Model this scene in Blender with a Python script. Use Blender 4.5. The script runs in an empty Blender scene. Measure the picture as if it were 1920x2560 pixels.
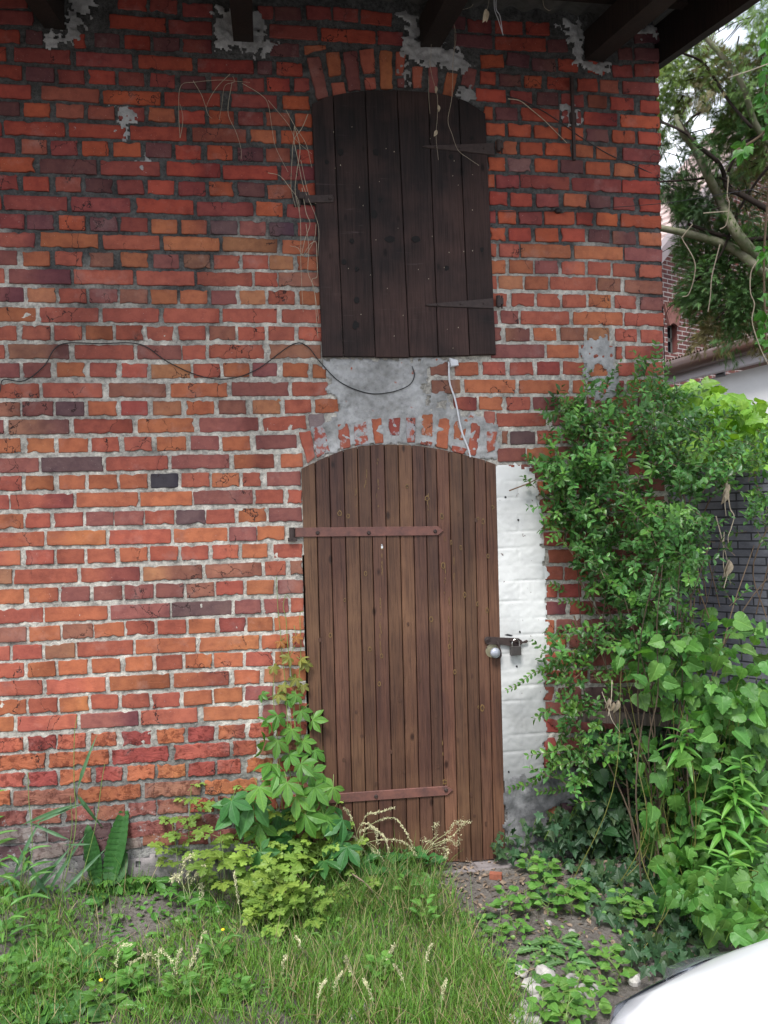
import bpy, math, random
import numpy as np
from math import radians, sin, cos, pi
rng = np.random.default_rng(7); random.seed(7)
S = bpy.context.scene; COL = S.collection
# ------------------------------------------------------------------ camera
F = 1923.; D = 3.49
_y, _p, _r = map(radians, (8.5, 0.5, 1.7))
fw = np.array([sin(_y)*cos(_p), cos(_y)*cos(_p), sin(_p)])
_r0 = np.array([cos(_y), -sin(_y), 0]); _u0 = np.cross(_r0, fw)
rt = cos(_r)*_r0 - sin(_r)*_u0; up = cos(_r)*_u0 + sin(_r)*_r0
H = 1.6285; CAM = np.array([0, -D, H])
cam = bpy.data.cameras.new('camera'); co = bpy.data.objects.new('camera', cam); COL.objects.link(co)
from mathutils import Matrix, Vector
mw = Matrix(((rt[0], up[0], -fw[0], CAM[0]), (rt[1], up[1], -fw[1], CAM[1]), (rt[2], up[2], -fw[2], CAM[2]), (0, 0, 0, 1)))
co.matrix_world = mw; cam.lens = F/2560*36; cam.sensor_width = 36; cam.clip_end = 500; cam.clip_start = .02
S.camera = co
# ------------------------------------------------------------------ light
SUN_EL, SUN_AZ = radians(58), radians(206)      # azimuth clockwise from +Y
w = bpy.data.worlds.new("World"); S.world = w; w.use_nodes = True
nt = w.node_tree; bg = nt.nodes['Background']
sky = nt.nodes.new('ShaderNodeTexSky'); sky.sky_type = 'NISHITA'; sky.sun_disc = False
sky.sun_elevation = SUN_EL; sky.sun_rotation = SUN_AZ; sky.dust_density = 2.0; sky.air_density = 1.0; sky.ozone_density = 1.0
tc = nt.nodes.new('ShaderNodeTexCoord'); cn = nt.nodes.new('ShaderNodeTexNoise'); cn.inputs['Scale'].default_value = 2.2; cn.inputs['Detail'].default_value = 7
cr = nt.nodes.new('ShaderNodeValToRGB'); cr.color_ramp.elements[0].position = .36; cr.color_ramp.elements[1].position = .58
cx = nt.nodes.new('ShaderNodeMix'); cx.data_type = 'RGBA'; cx.inputs[7].default_value = (7.6, 7.9, 8.4, 1)
nt.links.new(tc.outputs['Generated'], cn.inputs['Vector']); nt.links.new(cn.outputs['Fac'], cr.inputs[0]); nt.links.new(cr.outputs[0], cx.inputs[0])
nt.links.new(sky.outputs[0], cx.inputs[6]); nt.links.new(cx.outputs[2], bg.inputs[0]); bg.inputs[1].default_value = 0.07
sl = bpy.data.lights.new('sun', 'SUN'); sl.energy = 1.5; sl.angle = radians(18); sl.color = (1, .975, .94)
so = bpy.data.objects.new('sun', sl); COL.objects.link(so)
sd = Vector((sin(SUN_AZ)*cos(SUN_EL), cos(SUN_AZ)*cos(SUN_EL), sin(SUN_EL)))
so.rotation_euler = sd.to_track_quat('Z', 'Y').to_euler()
S.view_settings.view_transform = 'Standard'; S.view_settings.look = 'None'
S.view_settings.exposure = 1.74; S.view_settings.gamma = 1
# ------------------------------------------------------------------ projection helpers (photo pixel -> point on a real plane)
def ray(px, py): return fw + rt*(px-960)/F + up*(1280-py)/F
def W(px, py, Y=0.):
    d = ray(px, py); return CAM + d*((Y+D)/d[1])
def Gd(px, py, Z=0.):
    d = ray(px, py); return CAM + d*((Z-H)/d[2])
def PL(px, py, P0, nrm):
    d = ray(px, py); return CAM + d*(np.dot(P0-CAM, nrm)/np.dot(d, nrm))
def AT(px, py, dist):
    d = ray(px, py); return CAM + d/np.linalg.norm(d)*dist
def Z1(x, y): return (x/1.728, y/1.728)
def Z2(x, y): return (960+x/1.728, y/1.728)
def Z3(x, y): return (x/1.728, 600+y/1.728)
def Z4(x, y): return (960+x/1.728, 600+y/1.728)
def Z5(x, y): return (x/1.728, 1200+y/1.728)
def Z6(x, y): return (960+x/1.728, 1200+y/1.728)
def Z7(x, y): return (x/1.728, 1840+y/1.728)
def Z8(x, y): return (960+x/1.728, 1840+y/1.728)
def DD(x, y): return (x*1.1574, y*1.1574)
def ZA(x, y): return (700+x/2.86, 60+y/2.86)
def ZB(x, y): return (700+x/2.765, 840+y/2.765)
def ZC(x, y): return (1200+x/2.211, 1150+y/2.211)
def gz(x, y):
    x = np.asarray(x, float); y = np.asarray(y, float)
    return (.018*np.sin(3.1*x+1.3*y)*np.sin(2.3*y+.7)+.012*np.sin(7.3*x+2)*np.sin(6.1*y+x)
            + .07*np.clip((-x-.1)/.7, 0, 1)*np.clip(1+y/.7, 0, 1) + .02*np.clip(1+y/.5, 0, 1))
# ------------------------------------------------------------------ mesh builder
class B:
    def __init__(s): s.v = []; s.f = []; s.c = []; s.t = []; s.n = 0; s.hasc = False
    def add(s, v, faces, col=None, luv=None, mi=0):
        v = np.asarray(v, float).reshape(-1, 3); k = len(v)
        s.v.append(v)
        if isinstance(faces, np.ndarray): faces = [faces]
        else:
            d = {}
            for q in faces: d.setdefault(len(q), []).append(q)
            faces = [np.array(a) for a in d.values()]
        for a in faces: s.f.append((a+s.n, mi))
        if col is None: c = np.tile([1., 1., 1.], (k, 1))
        else:
            c = np.asarray(col, float)
            if c.ndim == 1: c = np.tile(c, (k, 1))
            s.hasc = True
        s.c.append(c); s.t.append(np.zeros((k, 3)) if luv is None else np.asarray(luv, float))
        s.n += k
    def build(s, name, mats, parent=None, smooth=False):
        me = bpy.data.meshes.new(name)
        v = np.concatenate(s.v)
        me.vertices.add(len(v)); me.vertices.foreach_set('co', v.astype(np.float32).ravel())
        lt = np.concatenate([np.full(len(a), a.shape[1]) for a, _ in s.f]); li = np.concatenate([a.ravel() for a, _ in s.f])
        mi = np.concatenate([np.full(len(a), m) for a, m in s.f])
        me.loops.add(len(li)); me.loops.foreach_set('vertex_index', li.astype(np.int32))
        me.polygons.add(len(lt)); ls = np.concatenate([[0], np.cumsum(lt)[:-1]])
        me.polygons.foreach_set('loop_start', ls.astype(np.int32)); me.polygons.foreach_set('loop_total', lt.astype(np.int32))
        me.polygons.foreach_set('material_index', mi.astype(np.int32))
        me.polygons.foreach_set('use_smooth', np.full(len(lt), smooth))
        me.update(calc_edges=True)
        a = me.attributes.new('Col', 'FLOAT_COLOR', 'POINT')
        c = np.concatenate(s.c); c = np.hstack([c, np.ones((len(c), 1))])
        a.data.foreach_set('color', c.astype(np.float32).ravel())
        a = me.attributes.new('luv', 'FLOAT_VECTOR', 'POINT')
        a.data.foreach_set('vector', np.concatenate(s.t).astype(np.float32).ravel())
        for m in (mats if isinstance(mats, (list, tuple)) else [mats]): me.materials.append(m)
        o = bpy.data.objects.new(name, me); COL.objects.link(o)
        if parent: o.parent = parent
        return o
def tag(o, label=None, cat=None, group=None, kind=None):
    if label: o['label'] = label
    if cat: o['category'] = cat
    if group: o['group'] = group
    if kind: o['kind'] = kind
    return o
def empty(name, loc=(0, 0, 0), **k):
    o = bpy.data.objects.new(name, None); COL.objects.link(o); o.location = loc; o.empty_display_size = .05
    return tag(o, **k)
def off(poly, d):
    p = np.asarray(poly, float); a = np.roll(p, 1, 0); b = np.roll(p, -1, 0)
    e1 = p-a; e2 = b-p
    e1 /= np.linalg.norm(e1, axis=1)[:, None]+1e-9; e2 /= np.linalg.norm(e2, axis=1)[:, None]+1e-9
    area = np.sum(p[:, 0]*b[:, 1]-b[:, 0]*p[:, 1]); s = 1 if area > 0 else -1
    n1 = np.stack([-e1[:, 1], e1[:, 0]], 1)*s; n2 = np.stack([-e2[:, 1], e2[:, 0]], 1)*s
    m = n1+n2; m /= (1+np.sum(n1*n2, 1))[:, None].clip(.4)
    return p+m*d
def prism(b, poly, yf, yb, bev=.002, col=None, mi=0, m3=None, jit=0):
    """outline in (x,z); front at y=yf (towards camera is -y); m3 maps (x,y,z)->world"""
    p = np.asarray(poly, float)
    if np.sum(p[:, 0]*np.roll(p, -1, 0)[:, 1]-np.roll(p, -1, 0)[:, 0]*p[:, 1]) < 0: p = p[::-1]
    n = len(p); q = off(p, bev)
    def R(pp, y): return np.stack([pp[:, 0], np.full(n, y), pp[:, 1]], 1)
    v = np.concatenate([R(p, yb), R(p, yf+bev), R(q, yf)])
    if m3: v = m3(v)
    i = np.arange(n); j = (i+1) % n
    fs = [tuple(x) for x in np.stack([i, j, j+n, i+n], 1)]+[tuple(x) for x in np.stack([i+n, j+n, j+2*n, i+2*n], 1)]
    fs.append(tuple(range(2*n, 3*n))); fs.append(tuple(range(n-1, -1, -1)))
    b.add(v, fs, col, None, mi)
def box(b, c, s, rot=None, col=None, mi=0):
    v = np.array([[x, y, z] for x in (-.5, .5) for y in (-.5, .5) for z in (-.5, .5)])*np.array(s)
    if rot is not None: v = v@np.asarray(rot).T
    b.add(v+np.array(c), [(0, 1, 3, 2), (4, 6, 7, 5), (0, 4, 5, 1), (2, 3, 7, 6), (0, 2, 6, 4), (1, 5, 7, 3)], col, None, mi)
def smooth_path(P, k=6):
    P = np.asarray(P, float); n = len(P)
    if n < 3: 
        t = np.linspace(0, 1, k)[:, None]; return P[0]*(1-t)+P[-1]*t
    Q = np.vstack([2*P[0]-P[1], P, 2*P[-1]-P[-2]]); o = []
    for i in range(1, n):
        for t in np.linspace(0, 1, k, endpoint=False):
            a, b_, c, d = Q[i-1], Q[i], Q[i+1], Q[i+2]
            o.append(.5*((2*b_)+(-a+c)*t+(2*a-5*b_+4*c-d)*t*t+(-a+3*b_-3*c+d)*t**3))
    o.append(P[-1]); return np.array(o)
def tube(b, P, r0, r1=None, n=5, col=None, mi=0):
    P = np.asarray(P, float); r1 = r0 if r1 is None else r1; k = len(P)
    T = np.gradient(P, axis=0); T /= np.linalg.norm(T, axis=1)[:, None]+1e-9
    a = np.cross(T[0], [0.3, .2, 1.]); a /= np.linalg.norm(a)+1e-9; V = []
    R = np.linspace(r0, r1, k); th = np.arange(n)*2*pi/n
    for i in range(k):
        a = a-T[i]*np.dot(a, T[i]); a /= np.linalg.norm(a)+1e-9; c = np.cross(T[i], a)
        V.append(P[i]+R[i]*(np.cos(th)[:, None]*a+np.sin(th)[:, None]*c))
    V = np.concatenate(V); fs = []
    i = np.arange(n); j = (i+1) % n; A = np.stack([i, j, j+n, i+n], 1)
    q = np.concatenate([A+n*s for s in range(k-1)])
    b.add(V, [q] if False else [tuple(x) for x in q]+[tuple(range(n-1, -1, -1)), tuple(range((k-1)*n, k*n))], col, None, mi)
def sphere(b, c, r, n=10, sc=(1, 1, 1), col=None, mi=0, rot=None, noise=0):
    V = [[0, 0, 1]]
    for i in range(1, n//2):
        for j in range(n): V.append([sin(pi*i/(n//2))*cos(2*pi*j/n), sin(pi*i/(n//2))*sin(2*pi*j/n), cos(pi*i/(n//2))])
    V.append([0, 0, -1]); V = np.array(V); k = len(V)
    if noise: V *= (1+rng.normal(0, noise, (k, 1)))
    V = V*np.array(sc)*r
    if rot is not None: V = V@np.asarray(rot).T
    fs = [(0, 1+j, 1+(j+1) % n) for j in range(n)]
    for i in range(n//2-2):
        for j in range(n):
            a = 1+i*n; fs.append((a+j, a+n+j, a+n+(j+1) % n, a+(j+1) % n))
    a = 1+(n//2-2)*n; fs += [(a+j, k-1, a+(j+1) % n) for j in range(n)]
    b.add(V+np.array(c), fs, col, None, mi)
# ------------------------------------------------------------------ materials
class NT:
    def __init__(s, name, rough=.8, spec=.3):
        s.m = bpy.data.materials.new(name); s.m.use_nodes = True; s.t = s.m.node_tree
        s.b = s.t.nodes['Principled BSDF']; s.b.inputs['Roughness'].default_value = rough
        s.b.inputs['Specular IOR Level'].default_value = spec
    def n(s, ty, **k):
        nd = s.t.nodes.new('ShaderNode'+ty)
        for a, v in k.items():
            if a.startswith('i_'):
                nd.inputs[int(a[2:]) if a[2:].isdigit() else a[2:]].default_value = v
            else: setattr(nd, a, v)
        return nd
    def l(s, a, b): s.t.links.new(a, b)
    def attr(s, nm='Col', out='Color'): return s.n('Attribute', attribute_name=nm).outputs[out]
    def co(s, scale=(1, 1, 1)):
        tc = s.n('TexCoord'); mp = s.n('Mapping'); mp.inputs['Scale'].default_value = scale
        s.l(tc.outputs['Object'], mp.inputs[0]); return mp.outputs[0]
    def noise(s, sc, det=6, ro=.6, vec=None, out='Fac', dist=0):
        nd = s.n('TexNoise'); nd.inputs['Scale'].default_value = sc; nd.inputs['Detail'].default_value = det
        nd.inputs['Roughness'].default_value = ro; nd.inputs['Distortion'].default_value = dist
        s.l(vec if vec is not None else s.co(), nd.inputs['Vector']); return nd.outputs[out]
    def ramp(s, f, a, b, ca=(0, 0, 0, 1), cb=(1, 1, 1, 1)):
        r = s.n('ValToRGB'); e = r.color_ramp.elements; e[0].position = a; e[1].position = b; e[0].color = ca; e[1].color = cb
        s.l(f, r.inputs[0]); return r.outputs[0]
    def mix(s, f, a, b, mode='MIX'):
        m = s.n('Mix', data_type='RGBA', blend_type=mode)
        for v, i in ((f, 0), (a, 6), (b, 7)):
            if hasattr(v, 'type') and hasattr(v, 'node'): s.l(v, m.inputs[i])
            else: m.inputs[i].default_value = v if i == 0 else (*v, 1)[:4]
        return m.outputs[2]
    def math(s, op, a, b=0.):
        m = s.n('Math', operation=op)
        for v, i in ((a, 0), (b, 1)):
            if hasattr(v, 'node'): s.l(v, m.inputs[i])
            else: m.inputs[i].default_value = v
        return m.outputs[0]
    def bump(s, f, st=.3, d=.003):
        b = s.n('Bump'); b.inputs['Strength'].default_value = st; b.inputs['Distance'].default_value = d
        s.l(f, b.inputs['Height']); s.l(b.outputs[0], s.b.inputs['Normal'])
    def base(s, c): s.l(c, s.b.inputs['Base Color'])
def m_brick():
    m = NT('brick', .82, .25)
    c = m.attr()
    n1 = m.noise(22, 6, .65); n2 = m.noise(5, 4, .6); n3 = m.noise(140, 4, .7)
    c = m.mix(m.ramp(n1, .35, .72), c, (.62, .55, .62), 'MULTIPLY') if False else c
    dark = m.mix(1., c, (.66, .62, .70), 'MULTIPLY')
    c = m.mix(m.ramp(n1, .44, .74), c, dark)
    lite = m.mix(1., c, (1.14, 1.16, 1.16), 'MULTIPLY')
    c = m.mix(m.ramp(n2, .45, .7), c, lite)
    c = m.mix(m.ramp(n3, .60, .85), c, m.mix(1., c, (.5, .45, .5), 'MULTIPLY'))
    # burnt rims, with some joint shadow painted in, stored per vertex in luv.x, cement smear in luv.y
    at = m.n('Attribute', attribute_name='luv'); sp = m.n('SeparateXYZ'); m.l(at.outputs['Vector'], sp.inputs[0])
    rim = m.math('MULTIPLY', sp.outputs[0], m.ramp(n2, .25, .7))
    c = m.mix(rim, c, m.mix(1., c, (.30, .30, .42), 'MULTIPLY'))
    sm = m.math('ADD', sp.outputs[1], m.noise(26, 6, .7))
    c = m.mix(m.ramp(sm, .93, 1.02), c, (.33, .325, .33))
    vr = m.n('TexVoronoi', feature='DISTANCE_TO_EDGE'); vr.inputs['Scale'].default_value = 7.
    vd = m.n('VectorMath', operation='ADD'); m.l(m.co((1, 1, .55)), vd.inputs[0]); nn = m.noise(12, 4, .6, out='Color'); vs_ = m.n('VectorMath', operation='SCALE'); vs_.inputs['Scale'].default_value = .12; m.l(nn, vs_.inputs[0]); m.l(vs_.outputs[0], vd.inputs[1]); m.l(vd.outputs[0], vr.inputs['Vector'])
    crk = m.math('MULTIPLY', m.ramp(vr.outputs['Distance'], .004, .012, (1, 1, 1, 1), (0, 0, 0, 1)), m.ramp(m.noise(3.3, 2, .5), .52, .56))
    c = m.mix(crk, c, (.03, .015, .015))
    soot = m.ramp(m.noise(1.7, 5, .65), .50, .72); c = m.mix(m.math('MULTIPLY', soot, .80), c, m.mix(1., c, (.46, .44, .52), 'MULTIPLY'))
    bloom = m.ramp(m.noise(6.5, 6, .7), .56, .76); c = m.mix(m.math('MULTIPLY', bloom, .30), c, (.40, .30, .28))
    rn = m.math('MULTIPLY', m.noise(30, 8, .75), sp.outputs[2])
    c = m.mix(m.math('MULTIPLY', m.ramp(m.noise(34, 6, .7), .5, .62), sp.outputs[2]), c, m.mix(1., c, (.52, .45, .45), 'MULTIPLY'))
    speck = m.noise(260, 2, .5)
    c = m.mix(m.ramp(speck, .745, .78), c, (.6, .57, .52))
    hgt = m.math('ADD', m.math('ADD', n1, m.math('MULTIPLY', n3, .45)), m.math('MULTIPLY', rn, 3.0)); hgt = m.math('SUBTRACT', hgt, m.math('MULTIPLY', crk, 1.2)); m.base(c); m.bump(hgt, .45, .003)
    return m.m
def m_mortar():
    m = NT('mortar', .95, .1)
    n1 = m.noise(60, 8, .75); n2 = m.noise(9, 5, .6); n3 = m.noise(230, 3, .6)
    c = m.attr(); dk = m.mix(1., c, (.42, .42, .44), 'MULTIPLY')
    c = m.mix(m.ramp(n1, .42, .66), c, dk); c = m.mix(m.ramp(n2, .5, .75), c, m.mix(1., c, (.72, .72, .74), 'MULTIPLY'))
    c = m.mix(m.ramp(n3, .62, .72), c, m.mix(1., c, (.5, .5, .5), 'MULTIPLY')); c = m.mix(m.math('MULTIPLY', m.ramp(m.noise(1.7, 5, .65), .50, .72), .7), c, m.mix(1., c, (.50, .49, .48), 'MULTIPLY'))
    m.base(c); m.bump(m.math('ADD', n1, m.math('MULTIPLY', n3, .5)), .9, .008); return m.m
def m_cement(nm='cement', a=(.44, .44, .44), b=(.25, .25, .245), red=.0):
    m = NT(nm, .93, .1); n1 = m.noise(7, 7, .65); n2 = m.noise(55, 6, .7)
    c = m.mix(m.ramp(n1, .38, .62), a, b); c = m.mix(m.math('MULTIPLY', m.ramp(m.noise(2.4, 5, .6), .48, .66), .5), c, m.mix(1., c, (.62, .61, .60), 'MULTIPLY')); c = m.mix(m.ramp(n2, .5, .8), c, m.mix(1., c, (.6, .6, .62), 'MULTIPLY'))
    c = m.mix(1., c, m.attr(), 'MULTIPLY')
    if red: c = m.mix(m.ramp(m.noise(17, 5, .6), .66, .70), c, (.34, .10, .06))
    cr = m.noise(14, 3, .5, dist=1.5)
    m.base(c); m.bump(m.math('ADD', m.math('MULTIPLY', n1, 1.5), n2), .8, .006); return m.m
def m_paint():
    m = NT('whitewash', .75, .3); n1 = m.noise(5, 6, .6); n2 = m.noise(70, 5, .7)
    c = m.mix(m.ramp(n1, .45, .8), (.70, .705, .695), (.53, .535, .535))
    c = m.mix(1., c, m.attr(), 'MULTIPLY')
    c = m.mix(m.math('MULTIPLY', m.ramp(m.noise(2.6, 7, .7), .52, .72), .5), c, m.mix(1., c, (.62, .60, .56), 'MULTIPLY')); c = m.mix(m.ramp(m.noise(30, 4, .6), .69, .71), c, (.20, .17, .16))
    m.base(c); m.bump(m.math('ADD', n1, m.math('MULTIPLY', n2, .6)), .35, .0025); return m.m
def m_wood(nm, c1, c2, c3, rough=.6, streak=None, gs=1.0, scuff=0):
    m = NT(nm, rough, .35)
    v = m.co((38*gs, 38*gs, 1.6*gs)); n1 = m.noise(1., 8, .65, v, dist=.4); v2 = m.co((160*gs, 160*gs, 5*gs)); n2 = m.noise(1., 5, .7, v2)
    n3 = m.noise(2.2, 4, .6)
    c = m.mix(m.ramp(n1, .32, .70), c1, c2); c = m.mix(m.ramp(n3, .42, .68), c, c3)
    c = m.mix(1., c, m.attr(), 'MULTIPLY')
    c = m.mix(m.ramp(n2, .46, .64), c, m.mix(1., c, (.50, .46, .46), 'MULTIPLY'))
    c = m.mix(m.math('MULTIPLY', m.ramp(m.noise(1., 6, .6, m.co((11, 11, .7))), .52, .70), .45), c, m.mix(1., c, (1.5, 1.5, 1.5), 'MULTIPLY'))
    if scuff: c = m.mix(m.math('MULTIPLY', m.math('MULTIPLY', m.ramp(m.noise(1., 5, .7, m.co((4, 4, 70))), .60, .72), m.ramp(m.noise(4, 3, .6), .50, .62)), .6), c, (.13, .10, .095))
    if streak:
        s = m.noise(1., 4, .6, m.co((30, 30, 2.2)), dist=.8)
        c = m.mix(m.ramp(s, .735, .75), c, streak)
    kn = m.n('TexVoronoi', voronoi_dimensions='3D'); kn.inputs['Scale'].default_value = 1; m.l(m.co((9, 9, 4.5)), kn.inputs['Vector'])
    c = m.mix(m.ramp(kn.outputs['Distance'], .05, .11, (1, 1, 1, 1), (0, 0, 0, 1)), c, m.mix(1., c, (.25, .2, .2), 'MULTIPLY'))
    m.base(c); m.bump(m.math('ADD', n1, n2), .5, .0025); return m.m
def m_plain(nm, c, rough=.6, metal=0, nz=0, ns=40, spec=.4, bump=.2, c2=None):
    m = NT(nm, rough, spec); m.b.inputs['Metallic'].default_value = metal
    n1 = m.noise(ns, 6, .65)
    cc = m.mix(m.ramp(n1, .4, .7), c, c2 if c2 else tuple(x*(1-nz) for x in c))
    cc = m.mix(1., cc, m.attr(), 'MULTIPLY')
    m.base(cc)
    if bump: m.bump(n1, bump, .002)
    return m.m
def m_leaf(nm, trans=.35, rough=.42, vein=0.5, vs=9.):
    m = NT(nm, rough, .4)
    c = m.attr(); at = m.n('Attribute', attribute_name='luv'); sp = m.n('SeparateXYZ'); m.l(at.outputs['Vector'], sp.inputs[0])
    ax = m.math('ABSOLUTE', sp.outputs[0])
    mid = m.ramp(ax, .012, .05, (1, 1, 1, 1), (0, 0, 0, 1))
    ph = m.math('SINE', m.math('MULTIPLY', m.math('SUBTRACT', sp.outputs[1], m.math('MULTIPLY', ax, .8)), vs*6.283))
    sv = m.ramp(ph, .86, 1.)
    f = m.math('MAXIMUM', mid, m.math('MULTIPLY', sv, .55))
    light = m.mix(1., c, (1.7, 1.45, 1.6), 'MULTIPLY')
    n1 = m.noise(45, 4, .6)
    c = m.mix(m.ramp(n1, .4, .75), c, m.mix(1., c, (.68, .74, .6), 'MULTIPLY'))
    c = m.mix(m.math('MULTIPLY', f, vein), c, light)
    m.base(c); m.bump(m.math('SUBTRACT', n1, f), .35, .003)
    tr = m.n('BsdfTranslucent'); m.l(m.mix(1., c, (1.35, 1.3, .55), 'MULTIPLY'), tr.inputs[0])
    mx = m.n('MixShader'); mx.inputs[0].default_value = trans
    m.l(m.b.outputs[0], mx.inputs[1]); m.l(tr.outputs[0], mx.inputs[2])
    out = m.t.nodes['Material Output']; m.l(mx.outputs[0], out.inputs[0]); return m.m
BRICK = m_brick(); MORT = m_mortar(); CEM = m_cement(); CEMR = m_cement('cement_smear', red=1.)
PAINT = m_paint()
W_DOOR = m_wood('door_wood', (.108, .050, .030), (.056, .027, .020), (.142, .073, .042), .6, None)
W_SHUT = m_wood('shutter_wood', (.026, .0155, .0145), (.0075, .0055, .0062), (.060, .031, .026), .8, scuff=1)
W_RAFT = m_wood('rafter_wood', (.020, .012, .010), (.010, .007, .006), (.028, .017, .013), .9)
W_GREY = m_wood('weathered_wood', (.10, .08, .07), (.06, .045, .04), (.13, .10, .085), .85)
RUST = m_plain('red_oxide_iron', (.165, .070, .055), .65, .0, .45, 22, .4, .5, (.085, .042, .038))
IRON = m_plain('rusty_dark_iron', (.052, .035, .032), .65, .2, .4, 60, .4, .5)
STEEL = m_plain('shiny_steel', (.62, .62, .6), .25, 1, .2, 60, .5, .05)
BRASS = m_plain('dull_brass', (.36, .33, .22), .45, .6, .3, 40)
ALU = m_plain('grey_aluminium_knob', (.42, .44, .50), .35, .5, .2, 30)
PADL = m_plain('padlock_body_metal', (.10, .09, .085), .42, .6, .3, 60)
BLK = m_plain('black_rubber', (.02, .02, .022), .5, 0, .3)
WHT = m_plain('white_plastic', (.62, .63, .66), .4, 0, .15)
DRY = m_plain('dry_stem', (.42, .36, .27), .85, 0, .4, 60)
SEED = m_plain('seed_husk', (.50, .50, .40), .8, 0, .3, 60)
DRYL = m_plain('dead_leaf', (.27, .20, .145), .9, 0, .5, 50)
TWIG = m_plain('twig_bark', (.17, .12, .08), .85, 0, .4, 80)
GSTEM = m_plain('green_stem', (.16, .24, .06), .6, 0, .3, 40)
BARK = m_plain('mossy_bark', (.21, .195, .145), .95, 0, .5, 18, .2, .8, (.10, .13, .055))
BARKD = m_plain('dark_bark', (.035, .026, .022), .9, 0, .4, 18, .2, .6)
STONE = m_plain('pale_stone', (.40, .38, .36), .9, 0, .4, 22, .2, .9, (.22, .21, .20))
SOILM = None
LF = m_leaf('leaf_broad'); LFS = m_leaf('leaf_small', .28, .36, .35, 3.); GR = m_leaf('grass_leaf', .35, .5, .2, 0.)
FR = m_leaf('frond_leaf', .25, .6, .0, 0.)
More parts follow.
